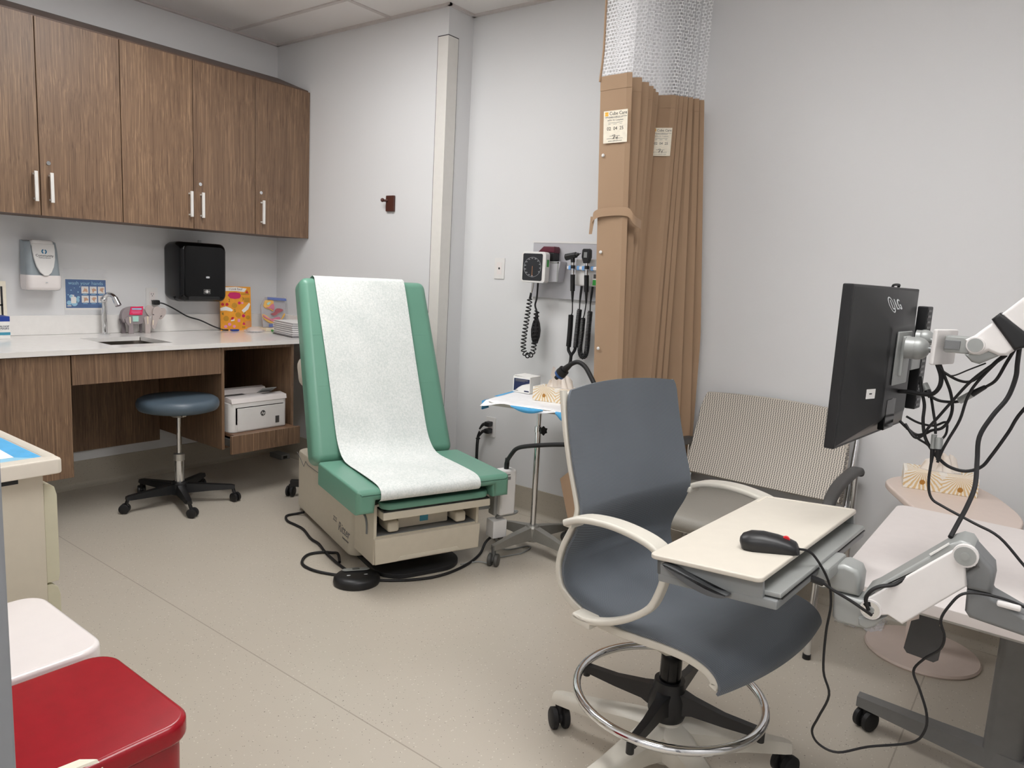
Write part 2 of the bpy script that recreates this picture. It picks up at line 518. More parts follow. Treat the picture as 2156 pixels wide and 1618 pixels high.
# ---------------------------------------------------------------- settings
LAMP, AMB, EXPO = 12.0, .3, 0.48
LIGHTS = [(1.056, -1.54, 'over the exam chair side of the room'), (3.27, -2.15, 'over the desk side of the room'), (3.3, -4.2, 'in the corridor behind the doorway')]  # last panel is invented, an unseen fill brightening door frame and foreground
FPX = 1530.161
CAM_C, CAM_R, CAM_U, CAM_F = (4.280697, -2.983317, 1.306931), (0.793383, 0.606363, 0.053551), (-0.132091, 0.085618, 0.987533), (-0.594219, 0.790565, -0.148023)
wood('walnut_b', (158, 128, 100), (122, 96, 75), (92, 70, 54), seed=3.7)
wood('walnut_c', (156, 126, 100), (120, 95, 75), (92, 70, 55), seed=9.1)
WOODS = ['walnut', 'walnut_b', 'walnut_c']
CEIL = 2.694; XJ = 1.496; YC = .198; XR = 4.9; YF = -2.75; XD = 3.495; YEND = -4.6

# ---------------------------------------------------------------- room shell
b = MB(); b.bx(-.4, XR + .4, YEND - .1, YC + .3, -.1, 0); struct(b.build('floor', 'floor_vinyl'))
b = MB(); b.bx(-.4, XR + .4, YEND - .1, YC + .3, CEIL, CEIL + .1); struct(b.build('ceiling', 'ceiling_tile'))
b = MB(); b.bx(-.12, 0, YF - .15, .12, 0, CEIL); struct(b.build('wall_left', 'wall_paint'))
b = MB(); b.prism([(-.12, 0), (XJ, 0), (XJ, YC), (XR + .12, YC), (XR + .12, YC + .12), (-.12, YC + .12)], CEIL)
struct(b.build('wall_back', 'wall_paint'))
b = MB(); b.bx(XR, XR + .12, YEND, YC + .1, 0, CEIL); struct(b.build('wall_right', 'wall_paint'))
b = MB(); b.bx(-.12, XD - .05, YF - .14, YF, 0, CEIL); b.bx(XD - .05, XR, YF - .14, YF, 2.16, CEIL); b.bx(4.75, XR, YF - .14, YF, 0, 2.16)
struct(b.build('wall_front', 'wall_paint'))
b = MB(); b.bx(-.12, XR, YEND - .1, YEND, 0, CEIL); struct(b.build('wall_corridor', 'wall_paint'))
# steel door frame the camera looks past
b = MB()
b.bx(XD - .05, XD, YF - .16, YF + .012, 0, 2.16, .003); b.bx(4.7, 4.75, YF - .16, YF + .012, 0, 2.16, .003)
b.bx(XD - .05, 4.75, YF - .16, YF + .012, 2.11, 2.16, .003)
struct(b.build('door_1', 'door_metal'), 'grey steel door frame edge at the far left of the picture', 'door frame')
# coved base: strip on the wall with a curved foot
def cove(path, name):
    b = MB(); prof = [(0, .152), (.006, .152), (.006, .03), (.010, .018), (.018, .008), (.032, .001), (.032, 0), (0, 0)]
    rings = []
    n = len(path)
    for i, (x, y) in enumerate(path):
        d = [];
        for k in (i - 1, i):
            if 0 <= k < n - 1:
                ex, ey = path[k + 1][0] - path[k][0], path[k + 1][1] - path[k][1]; L = hypot(ex, ey); d.append((ey / L, -ex / L))
        if len(d) == 2:
            s_ = 1 + d[0][0] * d[1][0] + d[0][1] * d[1][1]; nx, ny = (d[0][0] + d[1][0]) / s_, (d[0][1] + d[1][1]) / s_
        else: nx, ny = d[0]
        rings.append([(x + nx * o, y + ny * o, z) for o, z in prof])
    b.loft(rings); return struct(b.build(name, 'cove', ang=60))
cove([(0, YF), (0, 0)], 'baseboard_left')
cove([(0, 0), (XJ, 0), (XJ, YC), (XR, YC)], 'baseboard_back')
# ceiling grid
b = MB()
for k in range(5): b.bx(-.16 + 1.22 * k - .012, -.16 + 1.22 * k + .012, YF, YC, CEIL - .006, CEIL + .01)
for k in range(5): b.bx(0, XR, -.32 - .61 * k - .012, -.32 - .61 * k + .012, CEIL - .0065, CEIL + .01)
b.bx(0, .02, YF, 0, CEIL - .012, CEIL + .01); b.bx(0, XJ + .02, -.02, 0, CEIL - .012, CEIL + .01)
b.bx(XJ, XJ + .02, -.02, YC, CEIL - .012, CEIL + .01); b.bx(XJ, XR, YC - .02, YC, CEIL - .012, CEIL + .01)
struct(b.build('trim_1', 'grid_white'))
# corner guard on the outside corner, framed by a thin dark reveal
def lshape(w0, w1, t): return [(XJ - w0, 0), (XJ - w0, -t), (XJ + t, -t), (XJ + t, w1), (XJ, w1), (XJ, 0)]
b = MB(); b.prism(lshape(.072, .078, .004), 2.391, T(0, 0, .152)); o = b.build('trim_2', 'ink'); struct(o)
b = MB(); b.prism(lshape(.068, .074, .0055), 2.384, T(0, 0, .154)); struct(b.build('trim_3', 'trim_white'), 'off-white corner guard on the wall corner behind the green exam chair', 'corner guard')

# ---------------------------------------------------------------- ceiling lights (recessed emissive panels; the corridor one is added fill)
m_lamp(LAMP)
for k, (x0, y0, where) in enumerate(LIGHTS):
    lt = thing('ceiling_light', 'recessed white ceiling light panel ' + where, 'ceiling light', (x0 + .61, y0 + .305, CEIL), 0, 'recessed ceiling lights')
    b = MB()
    for (a0, a1, c0, c1) in ((-.61, .61, -.305, -.275), (-.61, .61, .275, .305), (-.61, -.58, -.275, .275), (.58, .61, -.275, .275)): b.bx(a0, a1, c0, c1, -.014, -.0005)
    b.build('frame', 'grid_white', lt)
    b = MB(); b.bx(-.58, .58, -.275, .275, -.010, -.004); b.build('diffuser', 'lamp_diffuser', lt)

# ---------------------------------------------------------------- wall cabinets
ZB, ZT, ZS, DX = 1.4696, 2.3652, 2.4912, .3424
def wall_cabinet(y0, y1, doors, label, wd):
    t = thing('wall_cabinet', label, 'cabinet', (0, (y0 + y1) / 2, ZB), 0, 'walnut wall cabinets')
    b = MB(); d = DX - .021
    b.prism([(.0005, ZB), (d, ZB), (d, ZT + .012), (.0005, ZS)], y1 - y0 - .002, Matrix(((1, 0, 0, 0), (0, 0, 1, y0 + .001), (0, 1, 0, 0), (0, 0, 0, 1))))
    b.build('carcass', 'wood_edge', t, True)
    for k, (a, c, side, lock) in enumerate(doors):
        b = MB(); b.bx(d + .001, DX, a + .0018, c - .0018, ZB - .001, ZT, .0012, 1)
        dr = b.build('door', WOODS[(wd + k) % 3], t, True)
        yh = c - .027 if side == 'r' else a + .040
        b = MB(); b.bx(DX + .024, DX + .034, yh - .0072, yh + .0072, 1.531, 1.669, .001)
        for z in (1.543, 1.657): b.bx(DX - .001, DX + .03, yh - .004, yh + .004, z - .004, z + .004)
        b.build('handle', 'handle_white', dr, True)
        if lock:
            b = MB(); b.cyl((DX - .002, yh - .002, 1.7145), (DX + .004, yh - .002, 1.7145), .0095)
            b.bx(DX + .0035, DX + .0046, yh - .003, yh - .001, 1.7105, 1.7185)
            b.build('lock', 'chrome', dr, True)
    return t
wall_cabinet(-1.918, -1.1592, [(-1.918, -1.5375, 'r', 0), (-1.5375, -1.1592, 'l', 1)], 'leftmost walnut wall cabinet, two doors, above the soap dispenser', 0)
wall_cabinet(-1.1592, -.3892, [(-1.1592, -.7747, 'r', 0), (-.7747, -.3892, 'l', 1)], 'middle walnut wall cabinet, two doors, above the black towel dispenser', 1)
wall_cabinet(-.3892, -.0015, [(-.3892, -.0015, 'l', 1)], 'narrow single-door walnut wall cabinet in the room corner', 2)

# ---------------------------------------------------------------- counter with sink
ZC, XF = .864, .709
ct = thing('countertop', 'long white solid-surface countertop with low backsplash along left wall', 'countertop', (.35, -1.3, .8405))
SX0, SX1, SY0, SY1 = .235, .585, -1.345, -1.035
b = MB()
b.bx(.0005, SX0, -2.74, -.001, .8405, ZC); b.bx(SX1, XF, -2.74, -.001, .8405, ZC, 0)
b.bx(SX0, SX1, -2.74, SY0, .8405, ZC); b.bx(SX0, SX1, SY1, -.001, .8405, ZC)
b.build('slab', 'counter', ct, True)
b = MB(); b.bx(.0005, .018, -2.74, -.001, ZC + .0005, .966, .002); b.bx(.018, XF - .06, -.02, -.001, ZC + .0005, .966, .002)
b.build('backsplash', 'counter', ct, True)
b = MB()   # basin
def bowl(z, g): return [(SX0 + g + p[0] + (SX1 - SX0 - 2 * g) / 2, SY0 + g + p[1] + (SY1 - SY0 - 2 * g) / 2, z) for p in rrect(SX1 - SX0 - 2 * g, SY1 - SY0 - 2 * g, .045)]
b.loft([bowl(.858, -.012), bowl(.842, -.012), bowl(.841, .001), bowl(.72, .01), bowl(.70, .03), bowl(.697, .1)], cap=False)
b.prism([(p[0], p[1]) for p in bowl(0, .1)], .002, T(0, 0, .6955))
b.bm.normal_update(); b.build('sink', 'sink_steel', ct, True)
# faucet
fc = thing('faucet', 'chrome gooseneck faucet with angled spout behind the sink', 'faucet', (.08, -1.152, ZC))
b = MB(); b.cyl((.08, -1.152, ZC + .0005), (.08, -1.152, ZC + .007), .026); b.build('base', 'chrome', fc, True)
b = MB(); b.tube([(.08, -1.152, ZC + .006), (.08, -1.152, .98), (.08, -1.152, 1.045), (.088, -1.148, 1.072), (.112, -1.139, 1.086), (.14, -1.129, 1.078), (.155, -1.123, 1.06)], .0125, 14, 4)
b.ball((.08, -1.152, 1.055), .0165); b.build('spout', 'chrome', fc, True)
b = MB(); b.cyl((.150, -1.126, 1.068), (.172, -1.117, 1.028), .015, .0165); b.build('nozzle', 'chrome', fc, True)
b = MB(); b.cyl((.083, -1.150, 1.052), (.093, -1.148, 1.052), .005); b.build('sensor', 'black_gloss', fc, True)

# ---------------------------------------------------------------- base units under the counter
bc = thing('base_cabinet', 'walnut base cabinet under left end of the white counter', 'cabinet', (.35, -2.1, .262))
b = MB(); b.bx(.001, .668, -2.6, -1.575, .262, .8395); b.build('carcass', 'cabinet_inside', bc, True)
b = MB(); b.bx(.669, .69, -2.02, -1.5725, .262, .836, .001, 1); b.build('door', 'walnut_b', bc, True)
b = MB(); b.bx(.669, .69, -2.6, -2.023, .262, .836, .001, 1); b.build('door', 'walnut', bc, True)
ap = thing('sink_apron', 'walnut apron panel and dark back panel under the sink', 'cabinet panel', (.35, -1.2, .206))
b = MB(); b.bx(.665, .69, -1.5665, -.8245, .696, .835, .001, 1); b.build('front_panel', 'walnut_c', ap, True)
b = MB(); b.bx(.001, .02, -1.572, -.826, .209, .8395); b.build('back_panel', 'walnut_b', ap, True)
pc = thing('printer_cubby', 'open walnut cubby with a pull-out shelf under the counter', 'cabinet', (.35, -.59, .272))
b = MB()
b.bx(.001, .69, -.823, -.806, .272, .8395, .0008, 1); b.bx(.001, .69, -.378, -.360, .272, .8395, .0008, 1)
b.bx(.001, .012, -.806, -.378, .272, .8395); b.bx(.012, .685, -.806, -.378, .822, .8395); b.bx(.012, .66, -.806, -.378, .272, .286)
b.build('carcass', 'walnut', pc, True)
b = MB(); b.bx(.06, .765, -.79, -.394, .345, .361); shelf = b.build('pull_out_shelf', 'walnut_flat', pc, True)
b = MB(); b.bx(.765, .785, -.821, -.381, .262, .363, .001, 1); b.build('shelf_front', 'walnut_c', pc, True)
b = MB(); b.bx(.2, .765, -.804, -.7915, .295, .335); b.bx(.2, .765, -.3925, -.38, .295, .335); b.build('slide', 'dark_metal', pc, True)

# ---------------------------------------------------------------- printer
PX, PY0, PY1, PZ = .715, -.785, -.42, .3612
pr_ = thing('printer', 'white laser printer on the pull-out shelf under the counter', 'printer', (.57, -.6, PZ))
b = MB()
b.prism([(p[0] + .59, p[1] + (PY0 + PY1) / 2) for p in rrect(.25, PY1 - PY0, .03)], .165, T(0, 0, PZ + .0005), .006)
b.bx(.45, .715, PY0 + .002, PY1 - .002, PZ + .02, PZ + .165, .025, 4)
b.build('body', 'white_plastic', pr_, True)
b = MB()
b.prism([(.47, .165), (.717, .165), (.712, .19), (.655, .198), (.60, .178), (.52, .178), (.50, .205), (.47, .21)], PY1 - PY0 - .01, Matrix(((1, 0, 0, 0), (0, 0, 1, PY0 + .005), (0, 1, 0, PZ), (0, 0, 0, 1))), .004)
b.build('top_cover', 'white_gloss', pr_, True)
b = MB(); b.bx(.53, .60, PY0 + .01, -.60, PZ + .1785, PZ + .182); b.build('output_slot', 'black', pr_, True)
b = MB(); b.box((0, 0, 0), (.07, .09, .004), .002, 2, T(.665, -.525, PZ + .215) @ RY(-28)); b.build('output_flap', 'tray_grey', pr_, True)
b = MB(); b.bx(.712, .7172, -.745, -.445, PZ + .008, PZ + .135, .001, 1); fp = b.build('paper_door', 'white_plastic', pr_, True)
M = WA(-.585, PZ + .095, .7178)
b = MB(); b.prism(ellipse(.0155, .0155), .0008, M); b.build('logo_disc', 'ink', fp, True)
b = MB(); b.text('hp', .024, WA(-.585, PZ + .0955, .7190), shear=.25, depth=.0003); b.build('lettering', 'sticker_white', fp, True)
b = MB(); b.bx(.7176, .7186, -.503, -.478, PZ + .028, PZ + .068); b.build('label_patch', 'charcoal', fp, True)

# ---------------------------------------------------------------- soap dispenser
sd = thing('soap_dispenser', 'white and grey wall soap dispenser above the counter', 'soap dispenser', (0, -1.43, 1.1))
b = MB()
def sdring(z, x, w, r=.03): return [(max(.0005, x / 2 + p[0]), -1.450 + p[1] * .87, z) for p in rrect(x, w, r)]
b.loft([sdring(1.352, .05, .17), sdring(1.345, .085, .172), sdring(1.30, .10, .176), sdring(1.2, .112, .180), sdring(1.16, .118, .182), sdring(1.11, .115, .18), sdring(1.10, .105, .17)])
b.build('housing', 'grey_side', sd, True, 50)
b = MB()
b.loft([sdring(1.178, .122, .186), sdring(1.165, .127, .188), sdring(1.118, .122, .186), sdring(1.103, .112, .178), sdring(1.0985, .09, .16)])
b.build('nozzle_cover', 'white_gloss', sd, True, 50)
b = MB()
fpts = [(a * .86, c) for a, c in [(-.058, 0.0), (.058, 0.0), (.060, -.03), (.056, -.075), (.046, -.115), (.030, -.145), (.010, -.162), (-.010, -.162), (-.030, -.145), (-.046, -.115), (-.056, -.075), (-.060, -.03)]]
Mf = frame((.098, -1.450, 1.335), (0, 1, 0), (-.17, 0, 1))
b.prism(fpts, .012, Mf, .003); b.bx(.06, .106, -1.50, -1.40, 1.318, 1.356, .012)
pf = b.build('front_plate', 'white_plastic', sd, True, 50)
b = MB(); Ml = frame((.098, -1.450, 1.335), (0, 1, 0), (-.17, 0, 1)) @ T(0, 0, .0121)
for a0, a1 in ((100, 255), (-80, 75)):
    ring = [(.0125 * cos(radians(a)), .0125 * sin(radians(a))) for a in range(a0, a1 + 1, 12)] + [(.0065 * cos(radians(a)), .0065 * sin(radians(a))) for a in range(a1, a0 - 1, -12)]
    b.prism(ring, .0006, Ml @ T(0, -.04, 0))
b.build('logo', 'teal_logo', pf, True)
b = MB(); b.text('Community', .017, Ml @ T(0, -.0605, 0)); b.text('Healthcare Network', .0065, Ml @ T(0, -.0715, 0)); b.build('lettering', 'ink', pf, True)
b = MB(); b.bx(.1275, .1282, -1.452, -1.442, 1.14, 1.145); b.build('sensor', 'silver_print', sd, True)

# ---------------------------------------------------------------- hand-washing sign in a clear sleeve
sg = thing('wall_sign', 'blue wash your hands sign in clear sleeve above the sink', 'sign', (0, -1.21, 1.0))
b = MB(); b.bx(.0005, .002, -1.312, -1.106, 1.004, 1.158); shp = b.build('print', 'sign_blue', sg, True)
b = MB(); b.bx(.0005, .0012, -1.318, -1.1, .992, 1.164); b.build('margin', 'paper_white', sg, True)
b = MB(); b.bx(.0026, .0034, -1.321, -1.099, .968, 1.215); b.build('sleeve', 'clear_sleeve', sg, True)
b = MB(); b.text('wash your hands', .0262, WA(-1.209, 1.138, .0021), depth=.0002); b.build('lettering', 'pale_blue', shp, True)
for r_ in range(2):
    for c_ in range(3):
        y = -1.215 + c_ * .0425; z = 1.102 - r_ * .05
        b = MB(); b.bx(.002, .0024, y - .018, y + .018, z - .019, z + .019); pn = b.build('picture_panel', 'paper_white', shp, True)
        b = MB(); b.prism([(-.013, -.012), (-.005, .004), (-.002, .012), (.003, .006), (.008, .008), (.014, -.006), (.010, -.013), (0, -.008)], .0003, WA(y, z, .0024) @ RZ(40 * c_ + 25 * r_))
        b.build('hands', 'skin_print', pn, True)
        b = MB(); b.bx(.002, .0022, y - .012, y + .012, z - .0255, z - .0225); b.build('caption', 'pale_blue', shp, True)
b = MB()
for y, z, r in ((-1.296, 1.032, .012), (-1.258, 1.046, .014), (-1.27, 1.03, .016), (-1.284, 1.066, .011), (-1.249, 1.062, .007), (-1.3, 1.075, .003), (-1.24, 1.118, .003), (-1.25, 1.09, .0035), (-1.285, 1.1, .003), (-1.268, 1.112, .0022)):
    b.prism(ellipse(r, r, 16), .0004, WA(y, z, .002))
b.build('bubbles', 'pale_blue', shp, True)
b = MB(); b.prism(rrect(.026, .036, .006), .0004, WA(-1.274, 1.047, .0025)); b.bx(.0025, .003, -1.277, -1.271, 1.065, 1.073); b.bx(.0025, .003, -1.284, -1.271, 1.071, 1.075); b.build('bottle_picture', 'paper_white', shp, True)
b = MB(); b.bx(.002, .0023, -1.306, -1.286, 1.013, 1.018); b.build('footer_mark', 'paper_white', shp, True)

# framed notice at the far left and the mask box in front of it
fs = thing('picture_frame', 'cream notice with black inner border leaning at the far left of counter', 'notice', (.02, -1.7, ZC))
b = MB(); b.bx(.0195, .030, -1.80, -1.597, .8645, 1.141, .001); b.build('board', 'sticker_cream', fs, True)
b = MB(); b.bx(.030, .031, -1.622, -1.613, .90, 1.115); b.bx(.030, .031, -1.78, -1.613, 1.018, 1.026); b.build('black_border', 'ink', fs, True)
mb_ = thing('mask_box', 'blue and white box of ear-loop masks at left end of counter', 'box', (.11, -1.73, ZC))
b = MB(); b.bx(.06, .160, -1.83, -1.6305, ZC + .0005, .974, .001); b.build('carton', 'paper_white', mb_, True)
b = MB(); b.bx(.0595, .1605, -1.8305, -1.63, .950, .9745); b.build('blue_band', 'blue_box', mb_, True)
b = MB(); b.bx(.1595, .1606, -1.8305, -1.63, .883, .897); b.build('teal_band', 'teal_print', mb_, True)
b = MB(); b.text('EARLOOP', .0125, WA(-1.634, .9255, .1606), 'RIGHT'); b.text('MASKS', .0125, WA(-1.634, .9145, .1606), 'RIGHT'); b.build('lettering', 'navy', mb_, True)

# ---------------------------------------------------------------- paper towel dispenser
td = thing('towel_dispenser', 'black paper towel dispenser on the wall above the counter', 'towel dispenser', (0, -.63, 1.04))
b = MB()
def tdr(x, g): return [(x, -.632 + p[0], 1.224 + p[1]) for p in rrect(.30 - 2 * g, .35 - 2 * g, .035, 6)]
b.loft([tdr(.0005, .012), tdr(.04, .004), tdr(.12, 0), tdr(.175, .004), tdr(.195, .014), tdr(.202, .03)])
b.build('cover', 'black_gloss', td, True, 60)
b = MB(); b.bx(.10, .2035, -.735, -.535, 1.064, 1.088, .008); b.build('paper_slot', 'black', td, True)
b = MB(); b.prism(rrect(.022, .011, .003), .001, WA(-.614, 1.197, .2022)); b.build('logo', 'silver_print', td, True)
M = WA(-.62, 1.113, .2025)
b = MB(); b.prism(rrect(.044, .028, .004), .0006, M); rim = b.build('sensor_frame', 'ink_grey', td, True)
b = MB(); b.prism(rrect(.041, .025, .003), .0004, M @ T(0, 0, .0006)); b.build('sensor_window', 'black', rim, True)
b = MB(); b.prism([(-.004, -.009), (.004, -.009), (.006, 0), (.004, .009), (-.004, .009), (-.006, 0)], .0003, M @ T(0, 0, .0011))
for sx_ in (-1, 1):
    for r in (.011, .015):
        arc = [(sx_ * r * cos(radians(a)), r * .8 * sin(radians(a))) for a in range(-40, 41, 10)]
        b.prism(arc + [(p[0] * .88, p[1]) for p in arc[::-1]], .0003, M @ T(0, 0, .0011))
b.build('hand_symbol', 'sticker_white', rim, True)
b = MB(); b.cyl((.115, -.614, 1.397), (.115, -.614, 1.413), .0105); b.build('key_button', 'silver_print', td, True)

# ---------------------------------------------------------------- wall outlets and jack
def outlet(M, label, kind, parent_name='wall_outlet'):
    p0 = M.to_translation()
    t = thing(parent_name, label, 'outlet' if kind == 'duplex' else 'wall jack', tuple(p0))
    b = MB(); b.prism(rrect(.070, .115, .004), .005, M @ T(0, 0, .0004), .0015); pl_ = b.build('cover_plate', 'white_plastic', t, True)
    if kind == 'duplex':
        b = MB(); b.prism(rrect(.034, .068, .003), .002, M @ T(0, 0, .0050)); b.build('receptacle', 'white_gloss', pl_, True)
        for z in (-.019, .019):
            b = MB()
            for x in (-.006, .006): b.box((x, z + .003, .0075), (.0022, .008, .001), 0, 1, M)
            b.prism(ellipse(.0025, .0025, 10), .001, M @ T(0, z - .008, .007)); b.build('socket_slots', 'ink', pl_, True)
    else:
        b = MB(); b.prism(rrect(.034, .068, .003), .0015, M @ T(0, 0, .0050)); b.build('insert', 'white_gloss', pl_, True)
        b = MB(); b.prism(ellipse(.006, .006, 14), .001, M @ T(0, 0, .0064)); b.build('jack_port', 'ink', pl_, True)
    return t
outlet(WA(-.849, 1.063), 'white wall outlet between the sink and the black towel dispenser', 'duplex')
outlet(WC(1.763, 1.34, YC), 'white wall jack plate left of the blood pressure gauge', 'jack', 'wall_jack')
outlet(WC(1.757, .446, YC), 'white wall outlet with two black plugs low behind the exam chair', 'duplex')
# plug and cord of the towel dispenser / counter device
pw = thing('charger_cable', 'black power cord plugged in above counter, trailing behind the orange board', 'cord', (.02, -.84, 1.04))
b = MB(); b.box((.026, -.838, 1.037), (.036, .036, .028), .007, 3); b.build('plug', 'black', pw, True)
b = MB(); b.tube([(.036, -.83, 1.036), (.045, -.80, 1.03), (.05, -.74, 1.0), (.05, -.66, .955), (.055, -.58, .93), (.06, -.50, .893), (.075, -.445, .8715), (.10, -.42, .8695)], .0042, 8, 5); b.build('cable', 'black', pw, True)
# ---------------------------------------------------------------- elephant money box cut-out on the counter
def E2(pts): return [(-1.094 + x * .000151 + 1.0, 1.0594 - y * .0001503) for x, y in pts]
el = thing('elephant_figurine', 'grey cutout elephant with pink blanket standing behind the sink', 'figurine', (.06, -.97, ZC))
Me = lambda x: frame((x, -1.0, 0), (0, 1, 0), (0, 0, 1))
b = MB(); b.prism(E2(catmull([(215, 700, 0), (225, 560, 0), (280, 430, 0), (400, 340, 0), (620, 290, 0), (900, 300, 0), (1060, 380, 0), (1200, 520, 0), (1220, 700, 0), (1080, 820, 0), (960, 930, 0), (760, 960, 0), (600, 930, 0), (430, 900, 0), (300, 880, 0)], 3, True) and [(p.x, p.y) for p in catmull([(215, 700, 0), (225, 560, 0), (280, 430, 0), (400, 340, 0), (620, 290, 0), (900, 300, 0), (1060, 380, 0), (1200, 520, 0), (1220, 700, 0), (1080, 820, 0), (960, 930, 0), (760, 960, 0), (600, 930, 0), (430, 900, 0), (300, 880, 0)], 3, True)]), .03, Me(.055), .003)
b.build('body', 'elephant_grey', el, True)
def leg(pts, x, m):
    b = MB(); b.prism(E2(pts), .012, Me(x), .002); b.build('leg', m, el, True)
leg([(205, 760), (290, 740), (400, 900), (430, 1080), (430, 1297), (290, 1297), (285, 1000)], .050, 'elephant_dark')
leg([(300, 740), (400, 660), (560, 660), (590, 900), (585, 1090), (615, 1297), (425, 1297), (430, 1000), (330, 880)], .086, 'elephant_grey')
leg([(950, 800), (1030, 900), (1030, 1297), (960, 1297)], .050, 'elephant_dark')
leg([(1000, 720), (1060, 660), (1200, 650), (1255, 740), (1245, 950), (1235, 1297), (1030, 1297), (1040, 980)], .086, 'elephant_light')
def sm(pts, k=3): return [(p.x, p.y) for p in catmull([(a, c, 0) for a, c in pts], k, True)]
b = MB(); b.prism(E2(sm([(1060, 420), (1110, 260), (1260, 225), (1370, 300), (1330, 480), (1290, 640), (1180, 620)])), .006, Me(.086), .001); b.build('ear', 'elephant_light', el, True)
b = MB(); b.prism(E2(sm([(1640, 400), (1720, 340), (1840, 360), (1880, 470), (1830, 610), (1720, 740), (1620, 770), (1580, 660)])), .006, Me(.086), .001); b.build('ear', 'elephant_light', el, True)
b = MB(); b.prism(E2(sm([(1320, 400), (1400, 300), (1530, 280), (1640, 360), (1660, 520), (1580, 690), (1500, 840), (1460, 960), (1400, 1100), (1340, 1140), (1280, 1090), (1255, 980), (1290, 780), (1300, 600)])), .012, Me(.093), .003); hd = b.build('head', 'elephant_light', el, True)
b = MB(); b.prism(E2(sm([(1290, 560), (1330, 570), (1355, 600), (1320, 600)])), .001, Me(.1052)); b.prism(E2(sm([(1590, 650), (1640, 620), (1660, 640), (1600, 665)])), .001, Me(.1052)); b.build('eyes', 'ink', hd, True)
b = MB(); b.prism(E2([(1285, 800), (1330, 790), (1310, 980), (1285, 980)]), .003, Me(.1052), .0005); b.build('tusk', 'ivory', hd, True)
b = MB(); b.prism(E2([(440, 660), (490, 660), (495, 900), (455, 900)]), .002, Me(.0985)); b.prism(E2([(1100, 650), (1145, 650), (1140, 940), (1115, 940)]), .002, Me(.0985)); b.build('leg_trim', 'ivory', el, True)
b = MB(); b.prism(E2([(540, 290), (1005, 270), (960, 600), (480, 590)]), .004, Me(.0855), .001); bl = b.build('blanket', 'pink_red', el, True)
b = MB(); b.prism(E2([(570, 345), (935, 345), (930, 400), (580, 395)]), .0008, Me(.0896)); b.build('blanket_label', 'pale_blue', bl, True)
b = MB()
for i, (x0, x1) in enumerate([(560, 900), (550, 930), (600, 860)]): b.prism(E2([(x0, 440 + i * 42), (x1, 440 + i * 42), (x1, 452 + i * 42), (x0, 452 + i * 42)]), .0006, Me(.0896))
b.build('blanket_print', 'pink_print', bl, True)
b = MB(); b.prism(E2([(595, 640), (825, 640), (815, 850), (605, 850)]), .003, Me(.0855), .0005); b.build('tag', 'mint', el, True)

# ---------------------------------------------------------------- orange nutrition board leaning on the backsplash
ob = thing('orange_board', 'orange illustrated board leaning on the backsplash right of dispenser', 'board', (.05, -.345, ZC))
Mo = frame((.075, -.455, .8645), (0, 1, 0), (-.045, 0, 1))
def B2(X, Y): return ((X - 150) / 860 * .215, (1420 - Y) / 1230 * .277)
b = MB(); b.prism([B2(150, 1425), B2(1015, 1425), B2(1015, 190), B2(150, 190)], .006, Mo @ T(0, 0, -.006), .001); b.build('board', 'orange', ob, True)
def pr2(name, mat, polys, h=.0006, z=.0001):
    for pg in polys:
        b = MB(); b.prism([B2(*q) for q in pg], h, Mo @ T(0, 0, z)); b.build(name, mat, ob, True)
def disc(X, Y, r, n=14): return [(X + r * cos(2 * pi * i / n), Y + r * sin(2 * pi * i / n)) for i in range(n)]
pr2('title_banner', 'paper_white', [[(210, 220), (600, 205), (900, 240), (830, 340), (600, 315), (210, 320)]])
pr2('grid_patch', 'orange_dark', [[(730, 380), (970, 380), (970, 420), (730, 420)], [(820, 500), (975, 500), (975, 630), (820, 630)], disc(540, 720, 75), disc(640, 990, 78), disc(300, 1085, 75), disc(915, 1060, 58), [(745, 1310), (830, 1310), (830, 1365), (745, 1365)]])
pr2('banner', 'paper_white', [[(150, 790), (300, 745), (420, 790), (500, 850), (460, 890), (300, 860), (150, 870)], [(740, 860), (850, 760), (960, 640), (990, 690), (930, 830), (800, 930)], [(440, 1130), (520, 1090), (530, 1150), (430, 1165)]], .0007, .0002)
pr2('berry_shape', 'magenta', [[(360, 440), (420, 360), (560, 350), (700, 370), (730, 450), (690, 520), (560, 540), (430, 520)], disc(680, 650, 42), disc(790, 1015, 45), [(755, 1250), (795, 1190), (835, 1250), (800, 1285)]], .0008, .0003)
pr2('fruit_shape', 'crimson', [disc(215, 690, 42), disc(335, 690, 42), [(850, 370), (910, 285), (950, 380)], [(420, 1120), (460, 1045), (520, 1050), (500, 1120)]], .0008, .0003)
pr2('flower_shape', 'pink_print', [disc(280, 1310, 45, 8), disc(390, 1250, 48, 8), disc(520, 1310, 42, 8), [(620, 1100), (690, 1100), (690, 1190), (620, 1190)], disc(765, 650, 30)], .0008, .0003)
pr2('red_patch', 'flesh', [[(845, 1165), (1000, 1165), (1000, 1330), (845, 1330)]])
b = MB()
for s_, X, Y in (('2', 400, 585), ('3', 790, 540), ('4', 210, 955), ('5', 550, 870), ('6', 825, 920)): b.text(s_, .026, Mo @ T(*B2(X, Y), .0004), depth=.0003)
b.build('numerals', 'green_print', ob, True)
b = MB(); b.text('t Look Easy!', .020, Mo @ T(*B2(590, 262), .0009), depth=.0003, sx=.95); b.build('lettering', 'maroon', ob, True)

